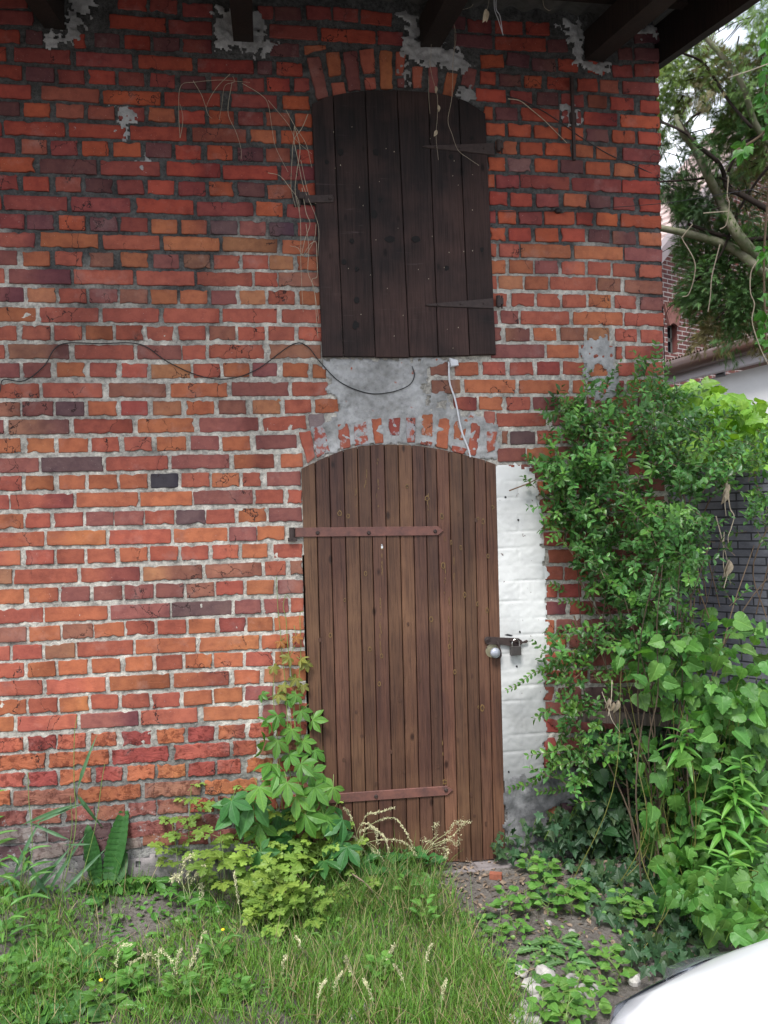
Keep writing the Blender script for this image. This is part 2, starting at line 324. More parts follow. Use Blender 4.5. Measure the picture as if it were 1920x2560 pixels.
# ------------------------------------------------------------------ bricks
PAL = dict(r=(.345, .096, .062), o=(.375, .124, .060), y=(.36, .155, .078), d=(.240, .083, .070), k=(.135, .076, .076), K=(.062, .058, .064),
           R=(.265, .062, .050), b=(.27, .115, .074), w=(.75, .75, .74), g=(.22, .17, .16))
def front(v): return np.stack([v[:, 0], -v[:, 1], v[:, 2]], 1)       # local (x, out, z)
def brick(b, x0, x1, z, hh, c, rot=0., out=.008, smear=0., poly=None, rough=0., m3=front, rim=None):
    if poly is None:
        L = x1-x0; n1 = max(4, int(L/.009)); n2 = 6
        pts = []
        hw = L/2; cr = rng.uniform(.0015, .005)
        def seg(a, b_, n):
            for t in np.linspace(0, 1, n, endpoint=False): pts.append((a[0]+(b_[0]-a[0])*t, a[1]+(b_[1]-a[1])*t))
        seg((-hw+cr, -hh), (hw-cr, -hh), n1); seg((hw-cr, -hh), (hw, -hh+cr), 1); seg((hw, -hh+cr), (hw, hh-cr), n2)
        seg((hw, hh-cr), (hw-cr, hh), 1); seg((hw-cr, hh), (-hw+cr, hh), n1); seg((-hw+cr, hh), (-hw, hh-cr), 1); seg((-hw, hh-cr), (-hw, -hh+cr), n2); seg((-hw, -hh+cr), (-hw+cr, -hh), 1)
        p = np.array(pts)
        n = len(p); j = rng.normal(0, .0010*(1+.8*rough), n); j = j*.75+(np.roll(j, 1)+np.roll(j, -1))*.25
        rad = p/np.maximum(np.linalg.norm(p, axis=1), 1e-6)[:, None]
        nr = np.stack([np.where(np.abs(p[:, 0]) > hw-cr, np.sign(p[:, 0]), 0), np.where(np.abs(p[:, 1]) > hh-cr, np.sign(p[:, 1]), 0)], 1)
        p = p+nr*j[:, None]
        for _ in range(rng.poisson(1.6+rough)):                     # chips
            k = rng.integers(n); a = rng.uniform(.002, .007)*(1+.5*rough); ww = rng.uniform(.8, 2.)
            d = np.minimum((np.arange(n)-k) % n, (k-np.arange(n)) % n); p = p-nr*(a*np.exp(-(d/ww)**2))[:, None]
        p[:, 1] += rng.uniform(-.02, .02)*hh*p[:, 0]/hw
        cs, sn = cos(rot), sin(rot); p = np.stack([p[:, 0]*cs-p[:, 1]*sn, p[:, 0]*sn+p[:, 1]*cs], 1)+np.array([(x0+x1)/2, z])
    else:
        q = np.array(poly)
        if np.sum(q[:, 0]*np.roll(q, -1, 0)[:, 1]-np.roll(q, -1, 0)[:, 0]*q[:, 1]) < 0: q = q[::-1]
        pts = []
        for a, b_ in zip(q, np.roll(q, -1, 0)):
            L = np.linalg.norm(b_-a); k = max(2, int(L/.016))
            for t in np.linspace(.06, .94, k): pts.append(a+(b_-a)*t)
        p = np.array(pts)+rng.normal(0, .0014, (len(pts), 2)); n = len(p)
    n = len(p); i = np.arange(n); j = (i+1) % n
    q1 = off(p, .0008); q2 = off(p, .0032)
    tilt = rng.normal(0, .006, 2); cen = p.mean(0)
    o = out+rng.normal(0, .0011)
    def O(pp, base, nz): return base+(pp-cen)@tilt+rng.normal(0, nz, len(pp))
    q3 = cen+(p-cen)*.62
    rg = .00010+.00022*rough
    V = np.concatenate([np.stack([p[:, 0], np.full(n, -.012), p[:, 1]], 1), np.stack([q1[:, 0], O(q1, o-.0016, rg*.6), q1[:, 1]], 1),
                        np.stack([q2[:, 0], O(q2, o, rg), q2[:, 1]], 1), np.stack([q3[:, 0], O(q3, o+.0004, rg), q3[:, 1]], 1), [[cen[0], o, cen[1]]]])
    fs = np.concatenate([np.stack([i+s*n, j+s*n, j+(s+1)*n, i+(s+1)*n], 1) for s in range(3)])
    tr = np.stack([i+3*n, j+3*n, np.full(n, 4*n)], 1)
    base = np.array(PAL[c]) if isinstance(c, str) else np.array(c)
    base = base*rng.uniform(.86, 1.14)*rng.uniform(.95, 1.05, 3)
    luv = np.zeros((4*n+1, 3)); r_ = rng.uniform(.2, .95) if rim is None else rim
    luv[:2*n, 0] = r_; luv[2*n:3*n, 0] = r_*.55; luv[:, 1] = smear; luv[:, 2] = rough
    k = len(V)
    cv = np.tile(base, (k, 1))
    base = base*(np.array([.96, .66, .66]) if np.mean(np.atleast_1d(z)) > 2.95 and poly is None else 1); cv = np.tile(base, (k, 1))  # top courses tinted darker and redder: eave shade put into the brick colour
    if rng.random() < .3 and c not in ('w',):                         # two-tone firing along the brick
        t = np.clip((V[:, 0]-cen[0])/.07+rng.uniform(-1, 1), 0, 1)[:, None]; cv = cv*(1-t)+t*cv*np.array(random.choice([(.6, .55, .75), (1.2, 1.3, 1.1), (.75, .7, .7)]))
    V = m3(V)
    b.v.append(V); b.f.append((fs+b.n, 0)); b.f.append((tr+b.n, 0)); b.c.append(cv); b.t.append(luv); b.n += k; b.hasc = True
LEFT = [
 (Z1, "-30-120,8,d;510-635,18,r;650-765,28,d;790-920,48,d;1115-1180,58,d;1187-1300,62,k;1325-1430,60,d;1440-1545,66,d;1560-1690,82,r"),
 (Z1, "-100-145,78,d;475-715,103,r;730-915,122,d;1165-1370,143,d;1388-1620,158,r;1632-1740,168,d"),
 (Z1, "-20-85,160,r;115-185,165,k;320-372,180,r;410-515,178,k;540-648,187,r;665-775,195,k;790-915,202,d;1165-1290,218,k"),
 (Z1, "-100-28,235,r;65-305,245,d;330-570,262,d;600-830,275,r;855-1095,290,R;1112-1175,295,k;1195-1305,302,r"),
 (Z1, "-10-95,315,r;115-235,325,k;250-365,335,d;385-497,337,r;515-622,343,d;650-755,350,d;780-890,360,k;915-1025,365,d;1050-1140,370,d;1155-1250,368,r;1270-1335,370,d"),
 (Z1, "-100-135,397,r;182-428,410,b;447-693,425,o;712-950,433,r;1000-1195,440,d;1222-1335,447,o"),
 (Z1, "-20-85,472,k;105-220,478,o;245-362,483,b;382-495,490,b;515-622,495,d;643-755,500,y;775-885,508,r;905-1010,510,o;1030-1135,515,d;1150-1252,518,b;1275-1345,522,o"),
 (Z1, "-200-8,560,r;22-280,560,r;300-542,568,r;565-805,580,r;832-1062,587,b;1083-1192,592,y;1215-1350,597,o"),
 (Z1, "-40-65,630,d;95-202,637,b;222-335,642,d;357-468,645,o;492-608,648,o;632-740,652,k;760-868,660,r;897-1003,663,o;1028-1135,668,k;1150-1252,672,b;1283-1355,678,r"),
 (Z1, "-90-152,713,o;175-418,722,k;437-690,730,d;722-950,735,r;965-1198,748,r;1215-1358,750,d"),
 (Z1, "-25-78,790,d;103-212,797,r;243-350,800,b;370-487,803,k;508-622,812,d;640-752,812,r;772-887,817,d;905-1007,818,o;1028-1142,822,k;1157-1260,830,b;1290-1362,825,o"),
 (Z1, "-200-5,875,r;20-290,880,d;310-562,887,d;590-835,893,r;852-1095,905,d;1108-1220,905,o;1240-1360,915,d"),
 (Z1, "0-105,958,d;120-235,962,k;258-367,965,o;392-508,970,k;522-637,972,d;655-766,980,o;785-893,983,o;910-1025,985,k;1037-1147,988,d;1165-1268,992,k;1285-1368,992,d"),
 (Z1, "-90-152,1037,r;177-424,1040,o;447-690,1050,r;708-947,1055,o;963-1197,1060,y;1220-1372,1070,o"),
 (Z3, "-30-75,78,d;102-215,83,o;240-357,83,r;383-490,87,b;523-640,88,o;665-772,93,d;795-907,95,b;925-1035,97,r;1048-1160,97,r;1165-1265,100,y;1285-1374,102,o"),
 (Z3, "-200-20,155,r;42-305,160,d;322-574,162,r;592-838,167,r;852-1088,170,r;1102-1198,172,r;1205-1380,172,b"),
 (Z3, "-10-103,237,d;120-243,240,y;257-373,243,r;388-507,243,d;520-637,245,b;653-765,247,o;780-895,247,o;915-1022,250,d;1035-1145,250,y;1160-1272,250,r;1295-1380,253,o"),
 (Z3, "-80-158,322,o;175-425,325,r;445-687,327,r;707-947,328,r;962-1195,328,r;1218-1390,330,r"),
 (Z3, "-40-73,403,r;95-217,402,r;238-355,403,r;372-487,402,o;502-620,402,r;637-750,405,r;770-887,403,r;905-1017,403,b;1030-1143,405,r;1160-1270,405,r;1290-1392,407,r"),
 (Z3, "-200-20,485,r;37-297,483,b;325-578,485,r;595-783,487,d;790-888,487,r;903-1140,483,r;1165-1385,483,b"),
 (Z3, "-20-85,565,d;103-220,563,d;248-367,562,o;390-505,563,r;525-640,565,r;655-823,568,y;837-950,565,r;967-1077,562,o;1092-1198,562,d;1222-1332,563,o;1352-1410,568,o"),
 (Z3, "-90-170,652,r;187-442,650,r;472-717,650,b;740-982,650,o;1003-1247,645,d;1262-1415,645,r"),
 (Z3, "-30-88,732,b;99-230,730,d;243-365,730,k;383-507,728,o;525-637,727,R;662-782,727,y;806-925,725,o;945-1063,723,b;1093-1210,722,y;1230-1343,720,r;1362-1460,718,o"),
 (Z3, "-200-18,810,d;40-298,808,b;322-573,805,r;598-840,802,o;862-1115,798,d;1137-1322,793,r;1335-1400,782,g"),
 (Z3, "-30-90,890,o;118-235,888,o;255-380,887,o;398-515,885,r;540-655,882,r;678-803,880,o;825-945,877,d;962-1080,880,o;1107-1280,873,d"),
 (Z3, "-90-168,975,d;182-447,970,k;460-725,965,r;742-990,958,d;1012-1183,957,o;1213-1308,953,o"),
 (Z3, "-20-95,1052,r;113-232,1050,o;257-370,1047,o;385-508,1045,o;520-637,1043,o;653-770,1040,K;785-905,1037,r;917-1033,1037,o;1050-1125,1035,r;1153-1298,1032,d"),
 (Z5, "-210-40,98,r;48-318,92,r;333-597,85,o;608-830,82,o;838-1090,75,d;1105-1222,72,r;1243-1302,72,r"),
 (Z5, "-15-103,180,o;113-218,175,r;236-360,172,r;373-490,167,d;497-622,165,d;628-752,162,r;763-887,160,k;893-1013,157,r;1030-1150,152,o;1162-1303,150,d"),
 (Z5, "-80-192,258,r;207-458,250,o;473-738,245,r;752-982,238,o;990-1108,233,d;1113-1228,230,o"),
 (Z5, "-30-90,337,r;113-235,333,r;248-365,330,r;380-500,327,r;520-638,322,o;650-770,317,r;782-900,315,r;918-1030,310,r;1047-1155,306,o;1182-1305,306,r"),
 (Z5, "-200-53,417,b;65-335,415,r;352-605,408,r;621-873,401,y;888-1130,390,b;1145-1233,382,r;1255-1307,378,b"),
 (Z5, "-20-105,503,o;130-252,497,o;265-388,492,d;405-527,488,d;540-663,482,d;675-793,477,d;807-925,475,b;935-1050,467,r;1067-1183,463,o;1200-1308,460,d"),
 (Z5, "-80-187,588,r;196-465,577,o;480-735,567,d;743-1000,555,k;1015-1125,547,d;1142-1245,543,d;1257-1310,540,r"),
 (Z5, "-10-115,668,b;130-262,662,o;272-402,653,b;410-537,647,o;547-667,638,r;682-803,635,r;817-930,630,o;947-1060,625,R;1070-1178,622,o;1187-1312,618,o"),
 (Z5, "-90-43,750,r;58-183,743,r;198-325,738,b;335-575,727,r;588-845,715,o;862-1118,705,o;1132-1250,697,o;1265-1315,691,r"),
 (Z5, "-20-105,822,r;122-240,817,o;255-378,808,o;397-520,800,o;543-658,793,o;675-787,787,r;803-915,780,o;925-1048,777,o;1063-1178,772,r;1190-1318,770,o"),
 (Z5, "-90-183,900,r;203-458,887,r;476-733,873,o;752-988,860,o;1013-1122,850,o;1142-1250,843,y;1260-1320,840,o"),
 (Z5, "-10-115,980,o;127-248,972,r;260-385,968,o;397-510,957,r;528-645,953,r;658-778,950,r;795-915,940,o;926-1047,928,o;1060-1178,920,d;1190-1322,918,r"),
 (Z5, "-200-60,1058,o;77-333,1048,r;350-598,1035,d;610-852,1020,r;880-1118,1005,o;1135-1240,998,d;1255-1325,995,r"),
 (Z7, "-20-102,38,r;125-243,28,R;252-370,20,r;395-505,12,o;527-652,8,R;678-797,-2,o;815-928,-10,R;945-1060,-20,o;1078-1180,-28,r;1195-1325,-35,r"),
 (Z7, "-60-195,112,o;215-470,97,o;485-727,82,R;752-993,63,r;1005-1108,50,r;1122-1325,45,b"),
 (Z7, "-20-112,190,r;122-250,183,R;262-395,173,o;417-528,163,R;550-668,158,o;680-800,148,o;816-928,142,R;940-1038,132,r;1065-1180,125,o;1195-1330,120,r"),
 (Z7, "-200-45,270,o;60-325,262,b;340-608,247,o;627-867,227,b;885-1110,215,o;1125-1330,205,b"),
 (Z7, "-10-120,355,d;140-265,345,d;278-408,335,d;420-540,328,b;555-672,315,d;682-812,302,b;820-925,297,r;940-1070,290,b;1085-1200,285,r;1212-1330,280,r"),
 (Z7, "-80-200,430,g;210-480,415,k;492-750,400,d;760-1000,370,d;1010-1320,360,d"),
 (Z7, "-10-130,505,k;142-290,495,g;300-480,475,k;490-610,455,g;620-760,440,b;770-900,435,d;910-1040,430,d;1050-1330,430,d"),
]
RIGHT = [
 (Z2, "295-350,100,k;360-462,115,d;480-595,122,r;612-712,127,r"),
 (Z2, "305-465,180,k;480-697,193,r;705-790,200,k;1078-1185,160,k"),
 (Z2, "1010-1070,235,k;1080-1185,238,k"),
 (Z2, "417-515,267,o;530-625,262,k;640-740,283,k;752-835,285,r;880-950,295,r;985-1070,310,d;1080-1185,306,d"),
 (Z2, "415-480,340,r;495-590,350,k;605-680,357,o;705-800,362,r;835-920,370,r;932-1012,376,b;1030-1185,385,d"),
 (Z2, "395-525,415,r;545-637,425,d;660-750,430,k;765-860,435,d;880-960,441,b;975-1075,452,r;1105-1187,463,r"),
 (Z2, "430-467,492,o;480-575,495,k;590-755,500,r;770-850,508,d;862-1005,517,r;1020-1187,528,o"),
 (Z2, "440-520,562,o;535-632,566,o;648-750,573,o;765-858,580,o;872-968,587,k;985-1080,594,o;1097-1192,600,r"),
 (Z2, "482-573,640,y;587-682,645,o;695-805,648,o;822-900,655,y;915-1002,663,y;1030-1190,673,d"),
 (Z2, "448-520,712,o;535-632,715,g;650-747,717,o;762-857,722,k;872-972,730,o;992-1080,737,y;1100-1190,742,r"),
 (Z2, "447-475,785,o;483-580,787,d;588-798,790,d;810-1022,802,d;1028-1190,810,r"),
 (Z2, "455-530,860,r;545-637,865,r;657-752,868,d;777-872,868,y;885-975,875,k;990-1080,882,d;1100-1192,890,r"),
 (Z2, "455-480,937,d;492-568,940,o;582-680,943,d;692-820,945,o;830-902,947,r;917-1007,950,o;1022-1195,958,o"),
 (Z2, "457-522,1012,o;538-633,1015,r;653-750,1017,o;765-865,1017,r;882-972,1020,k;987-1085,1030,b;1100-1195,1035,o"),
 (Z4, "455-482,45,r;497-582,47,r;590-803,50,o;822-1028,57,o;1038-1197,65,d"),
 (Z4, "455-522,118,o;540-642,117,o;652-750,120,d;767-865,122,r;880-975,125,r;987-1083,132,r;1102-1198,137,r"),
 (Z4, "455-485,185,r;495-597,185,y;608-706,187,o;717-912,190,r;922-1018,195,b;1037-1200,205,b"),
 (Z4, "455-530,260,r;550-647,260,r;660-758,262,r;771-870,265,r;882-978,265,o;995-1087,270,r;1105-1203,277,d"),
 (Z4, "455-490,335,d;503-580,335,d;590-797,338,r;817-1028,340,o;1038-1203,345,r"),
 (Z4, "455-505,408,d;525-627,410,b;643-742,408,o;762-861,408,b;877-970,408,y;997-1090,412,r;1108-1203,418,r"),
 (Z4, "460-690,482,d;703-838,482,o;850-985,485,r;1000-1027,488,r;1040-1203,487,r"),
 (Z4, "200-275,558,b;303-405,558,o;425-523,556,r;542-643,557,r;660-757,555,R;772-860,555,r;885-980,562,o;1010-1080,560,r;1097-1203,557,r"),
 (Z4, "205-327,635,b;348-565,633,o;582-797,635,o;815-865,635,o;880-1035,638,r;1050-1204,632,o"),
 (Z4, "300-397,708,r;411-510,707,o;527-630,707,r;643-750,707,d;760-860,705,r;875-970,705,d;985-1080,705,r;1095-1205,700,d"),
 (Z4, "430-478,770,d;487-697,777,r;725-920,775,d;945-1080,775,r;1095-1205,775,d"),
 (Z4, "510-535,855,b;545-650,855,k;660-757,852,r;770-860,850,d;877-975,850,r;990-1090,850,d;1105-1207,848,r"),
 (Z4, "490-610,928,d;617-735,925,o;745-950,920,d;965-1207,915,r"),
 (Z4, "495-570,1000,r;580-700,998,d;720-820,995,d;835-930,993,r;945-1040,990,d;1055-1207,985,r"),
 (Z6, "660-712,35,o;722-815,33,d;830-920,30,r;935-1030,28,r;1045-1208,22,d"),
 (Z6, "672-735,112,r;745-850,111,r;865-960,108,d;975-1070,105,r;1085-1208,100,d"),
 (Z6, "684-870,185,o;885-1090,183,r;1105-1208,178,d"),
 (Z6, "688-778,255,r;788-890,255,r;905-1000,253,d;1015-1208,250,d"),
 (Z6, "708-912,328,r;925-1140,326,d;1150-1208,322,d"),
 (Z6, "695-770,402,r;780-880,402,r;895-990,400,d;1005-1208,396,d"),
 (Z6, "700-745,478,r;755-850,478,R;865-960,476,d;975-1208,472,d"),
 (Z6, "700-785,553,d;800-900,552,r;915-1208,548,d"),
 (Z6, "690-733,632,o;745-850,630,d;865-960,628,d;975-1208,626,d"),
 (Z6, "690-785,697,o;800-900,697,d;915-1208,696,d"),
 (Z6, "690-805,772,r;820-1000,772,d;1015-1208,770,d"),
 (Z6, "690-770,850,r;785-875,848,R;890-1208,846,d"),
 (Z6, "690-735,922,r;750-850,922,d;865-1208,920,k"),
 (Z6, "690-780,985,d;795-900,985,d;915-1208,984,k"),
 (Z6, "690-790,1060,R;805-1000,1060,d;1015-1208,1058,k"),
 (Z8, "690-740,35,R;755-850,34,d;865-1208,30,k"),
 (Z8, "690-760,105,R;775-900,105,k;915-1208,102,k"),
 (Z8, "690-810,180,g;825-1000,180,k;1015-1208,178,k"),
 (Z8, "690-745,318,o;760-870,315,k;885-1208,312,k"), (Z8, "690-900,390,g;915-1208,388,k"),
 (Z8, "690-800,250,g;815-960,250,k;975-1208,248,k"),
]
wb = B(); XC = 1.925
DOORP = [DD(650, 1012), DD(700, 988), DD(740, 972), DD(780, 963), DD(820, 960), DD(862, 960), DD(905, 963), DD(950, 970), DD(1000, 982), DD(1040, 992), DD(1070, 1003), DD(1078, 1280), DD(1083, 1500), DD(1088, 1700), DD(1091, 1850), (1230, 2144), (1200, 2147), (1100, 2155), (980, 2160), (800, 2175), (772, 2175), (760, 1720), (753, 1300)]
DOORX = np.array([[W(*p)[0], W(*p)[2]] for p in DOORP])
SHUTP = [DD(672, 232), DD(700, 217), DD(740, 208), DD(790, 202), DD(850, 201), DD(905, 204), DD(950, 209), DD(1000, 222), DD(1045, 252), DD(1052, 400), DD(1060, 600), DD(1068, 770), DD(880, 773), DD(695, 773), DD(688, 600), DD(680, 400)]
def inpoly(P, x, z):
    P = np.asarray(P); r = np.zeros(np.shape(x), bool); j = len(P)-1
    for i in range(len(P)):
        a = (P[i, 1] > z) != (P[j, 1] > z)
        with np.errstate(divide='ignore', invalid='ignore'):
            xi = (P[j, 0]-P[i, 0])*(z-P[i, 1])/(P[j, 1]-P[i, 1]+1e-12)+P[i, 0]
        r ^= a & (x < xi); j = i
    return r
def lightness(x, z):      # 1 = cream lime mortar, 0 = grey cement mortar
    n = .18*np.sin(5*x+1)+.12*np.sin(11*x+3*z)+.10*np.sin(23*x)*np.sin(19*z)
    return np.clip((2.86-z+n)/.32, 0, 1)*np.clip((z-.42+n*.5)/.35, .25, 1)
rowsZ = []
for L, side in ((LEFT, 0), (RIGHT, 1)):
    for ri, (zf, s) in enumerate(L):
        it = [q.split(',') for q in s.split(';')]; A = []
        for q in it:
            k = q[0].rfind('-'); A.append((float(q[0][:k]), float(q[0][k+1:]), float(q[1]), q[2]))
        cen = [W(*zf((a+b_)/2, y)) for a, b_, y, c in A]
        for (a, b_, y, c), P in zip(A, cen):
            xa = W(*zf(a, y))[0]; xb = W(*zf(b_, y))[0]
            i = cen.index(P) if False else [k for k in range(len(cen)) if cen[k] is P][0]
            j = min(i+1, len(cen)-1); k2 = max(j-1, 0)
            rot = math.atan2(cen[j][2]-cen[k2][2], cen[j][0]-cen[k2][0]) if j != k2 else 0
            rough = 1.3 if P[2] < .75 and side == 0 else .15
            sm = 0
            if P[2] < .42: sm = .34
            if P[2] > 3.3 and rng.random() < .25: sm = .25
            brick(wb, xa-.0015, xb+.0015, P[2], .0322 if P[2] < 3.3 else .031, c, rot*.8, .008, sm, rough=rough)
        P0 = cen[0]
        if side == 0: rowsZ.append((P0[2], A[0][1]-A[0][0], W(*zf(A[0][0], A[0][2]))[0]))
# continue courses to the left of the picture and on the gable side
for k, (z, wd, x) in enumerate(rowsZ):
    st = k % 2 == 1; x = x-.016
    while x > -2.6:
        L = .245 if st else .115
        brick(wb, x-L, x, z, .0305, random.choice('rrrodbdoyrk'), 0, rim=.5); x -= L+.017
for k in range(48):
    z = .10+k*.0818; st = k % 2; y = .02+(.06 if st else 0)
    while y < 3.2:
        L = .245 if st else .115
        brick(wb, y, y+L, z, .0305, random.choice('rrrodbdoyrk'), 0, rim=.5, m3=lambda v: np.stack([XC-.006+v[:, 1], v[:, 0], v[:, 2]], 1)); y += L+.017
def vo(f, poly, c, sm=0, out=.009, dep=0):
    brick(wb, 0, 0, 0, 0, c, poly=[(W(*f(*p))[0], W(*f(*p))[2]) for p in poly], out=out, smear=sm, rim=.5)
for poly, c, sm in [([(185,250),(285,240),(350,540),(265,550)],'d',0),([(325,215),(425,200),(440,370),(350,390)],'o',0),([(365,430),(455,420),(475,510),(380,525)],'r',0),([(445,205),(550,195),(580,480),(490,490)],'d',0),
    ([(562,190),(668,180),(680,355),(590,360)],'r',0),([(600,390),(680,385),(690,470),(608,475)],'r',0),([(708,195),(800,195),(805,470),(715,470)],'o',0),([(825,205),(900,200),(880,375),(825,375)],'r',.3),
    ([(940,310),(1020,310),(1010,465),(950,460)],'r',.36),([(1060,310),(1130,320),(1120,500),(1060,510)],'d',.3),([(1190,345),(1270,360),(1225,560),(1150,540)],'o',.25),([(1310,310),(1410,330),(1380,470),(1290,430)],'d',.3),
    ([(835,395),(890,395),(890,460),(840,460)],'d',.35),([(165,160),(320,155),(330,185),(240,200),(180,225)],'o',0),([(1150,560),(1225,570),(1215,620),(1140,615)],'r',.2)]: vo(ZA, poly, c, sm)
for poly, c, sm in [([(125,670),(210,650),(245,840),(190,885)],'r',0),([(222,640),(300,610),(345,805),(252,845)],'r',.42),([(390,615),(470,600),(490,770),(418,790)],'r',.30),([(505,590),(590,570),(615,750),(512,762)],'r',.43),
    ([(625,575),(700,565),(715,742),(652,748)],'r',.34),([(745,570),(830,565),(825,690),(755,690)],'R',.36),([(865,565),(935,565),(930,742),(872,742)],'r',.42),([(978,545),(1055,540),(1050,695),(975,690)],'o',.34),
    ([(970,725),(1050,735),(1042,762),(965,750)],'r',.38),([(1095,570),(1175,570),(1155,785),(1072,768)],'o',.20),([(1200,590),(1295,575),(1270,730),(1195,715)],'o',.32),([(1180,755),(1290,780),(1265,820),(1182,798)],'r',.3),
    ([(1320,600),(1385,605),(1350,835),(1290,822)],'r',.27),([(1425,660),(1500,660),(1480,790),(1422,810)],'r',.42)]: vo(ZB, poly, c, sm*1.12, .0135)
# mortar bed: displaced sheet, opening left for the door
gx = np.arange(-2.62, XC+.001, .0125); gzz = np.arange(-.35, 4.16, .0125)
X, Z = np.meshgrid(gx, gzz); n0 = rng.normal(0, 1, X.shape)
for ax in (0, 1): n0 = (n0+np.roll(n0, 1, ax)+np.roll(n0, -1, ax))/1.9
li = lightness(X, Z)
Yv = -.0015-n0*.0016-.0018*li
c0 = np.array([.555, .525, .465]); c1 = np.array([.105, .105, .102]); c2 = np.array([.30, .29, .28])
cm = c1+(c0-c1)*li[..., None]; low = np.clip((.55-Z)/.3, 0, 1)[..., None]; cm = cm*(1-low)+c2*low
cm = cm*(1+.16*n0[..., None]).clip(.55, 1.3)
nx, nz_ = len(gx), len(gzz)
idx = np.arange(nx*nz_).reshape(nz_, nx); q = np.stack([idx[:-1, :-1], idx[:-1, 1:], idx[1:, 1:], idx[1:, :-1]], -1).reshape(-1, 4)
xc = (X[:-1, :-1]+X[1:, 1:]).ravel()/2; zc = (Z[:-1, :-1]+Z[1:, 1:]).ravel()/2
keep = ~inpoly(off(DOORX, .008), xc, zc)
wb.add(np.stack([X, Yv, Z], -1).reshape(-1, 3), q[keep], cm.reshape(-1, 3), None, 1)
# body of the wall behind it
def rect(b, a, c, d, e, mi=1, col=(.3, .29, .28)): b.add(np.array([a, c, d, e]), [(0, 1, 2, 3)], col, None, mi)
rect(wb, (XC, 0, -.35), (XC, 3.3, -.35), (XC, 3.3, 4.2), (XC, 0, 4.2)); 
rect(wb, (-2.62, .35, -.35), (-2.62, 0, -.35), (-2.62, 0, 4.15), (-2.62, .35, 4.15))
rect(wb, (-2.62, .35, -.35), (XC, .35, -.35), (XC, .35, 4.15), (-2.62, .35, 4.15))
rect(wb, (-2.62, 0.002, 4.14), (XC, .002, 4.14), (XC, .35, 4.14), (-2.62, .35, 4.14))
# door reveal
dp = off(DOORX, .004); 
if True:
    n = len(dp); v = np.concatenate([np.stack([dp[:, 0], np.full(n, -.002), dp[:, 1]], 1), np.stack([dp[:, 0], np.full(n, .13), dp[:, 1]], 1)])
    wb.add(v, [(i, (i+1) % n, (i+1) % n+n, i+n) for i in range(n)]+[tuple(range(n, 2*n))], (.1, .1, .1), None, 1)
HOUSE = empty('brick_outbuilding', (0, 0, 0), label='old red brick outbuilding with arched plank door and dark upper shutter', cat='building')
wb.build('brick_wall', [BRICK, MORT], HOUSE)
# ------------------------------------------------------------------ cement patches and whitewash (raised sheets with ragged edges)
def sheet(name, poly, mat, y0=-.010, amp=.003, step=.009, ragged=.012, col=None, parent=HOUSE, fn=None, thick=.012, holes=None, cf=None, hardleft=False):
    P = np.array([[W(*p)[0], W(*p)[2]] for p in poly]); mn = P.min(0)-.03; mx = P.max(0)+.03
    xs = np.arange(mn[0], mx[0], step); zs = np.arange(mn[1], mx[1], step); X, Z = np.meshgrid(xs, zs)
    r = rng.normal(0, 1, X.shape)
    for k in range(2):
        for ax in (0, 1): r = (r+np.roll(r, 1, ax)+np.roll(r, -1, ax))/2.1
    r = r/r.std(); r2 = np.roll(r, 7, 0)
    rr = ragged*np.clip((X-mn[0]-.09)/.05, 0, 1) if hardleft else ragged
    ins = inpoly(P, X+r*rr, Z+r2*rr)
    if holes:
        for h in holes: ins &= ~inpoly(np.array([[W(*p)[0], W(*p)[2]] for p in h]), X+r*.004, Z+r2*.004)
    d = ins.astype(float)                                   # taper thickness at the rim
    for k in range(2):
        for ax in (0, 1): d = (d+np.roll(d, 1, ax)+np.roll(d, -1, ax))/3
    Y = y0-r*amp*.5+(1-np.clip(d*1.3-.15, 0, 1))*thick
    if fn is not None: Y = Y+fn(X, Z)
    idx = np.arange(X.size).reshape(X.shape); q = np.stack([idx[:-1, :-1], idx[:-1, 1:], idx[1:, 1:], idx[1:, :-1]], -1).reshape(-1, 4)
    m = (ins[:-1, :-1] & ins[1:, 1:] & ins[:-1, 1:] & ins[1:, :-1]).ravel(); q = q[m]
    us, inv = np.unique(q, return_inverse=True); q = inv.reshape(-1, 4)
    V = np.stack([X, Y, Z], -1).reshape(-1, 3)[us]
    b = B(); C = np.ones((len(V), 3))
    if cf is not None: C = cf(V[:, 0], V[:, 2])
    b.add(V, q, C); return b.build(name, mat, parent, smooth=True)
sheet('cement_patch', [ZB(*p) for p in [(290,150),(1160,158),(1175,190),(1050,215),(1000,260),(1040,310),(985,350),(1000,395),(1140,400),(1195,470),(1290,530),(1390,535),(1460,600),(1525,640),(1505,860),(1390,870),(1240,815),(1100,775),(950,748),(800,742),(640,748),(500,770),(400,800),(245,850),(210,640),(380,545),(410,480),(385,410),(335,415),(335,320),(300,230)]],
      CEMR, -.0110, .0048, .006, .009, holes=[[ZB(*p) for p in h] for h in [[(1010,420),(1030,420),(1030,480),(1010,480)],[(1080,460),(1140,450),(1145,495),(1085,500)]]])
sheet('cement_patch', [Z4(*p) for p in [(850,440),(880,430),(925,398),(965,420),(985,440),(1005,500),(990,530),(1012,570),(1010,650),(990,690),(960,700),(900,690),(868,660),(880,600),(860,560),(845,500)]], CEM, -.011, .003, .0055, .012,
      holes=[[Z4(*p) for p in [(908,545),(935,542),(962,570),(955,588),(905,588)]], [Z4(*p) for p in [(930,630),(955,620),(950,655),(922,655)]]])
sheet('cement_patch', [Z1(*p) for p in [(285,-20),(430,-20),(435,30),(380,70),(350,130),(350,165),(310,205),(230,210),(150,185),(190,150),(270,140),(290,110)]], CEM, -.012, .004, .0055, .014)
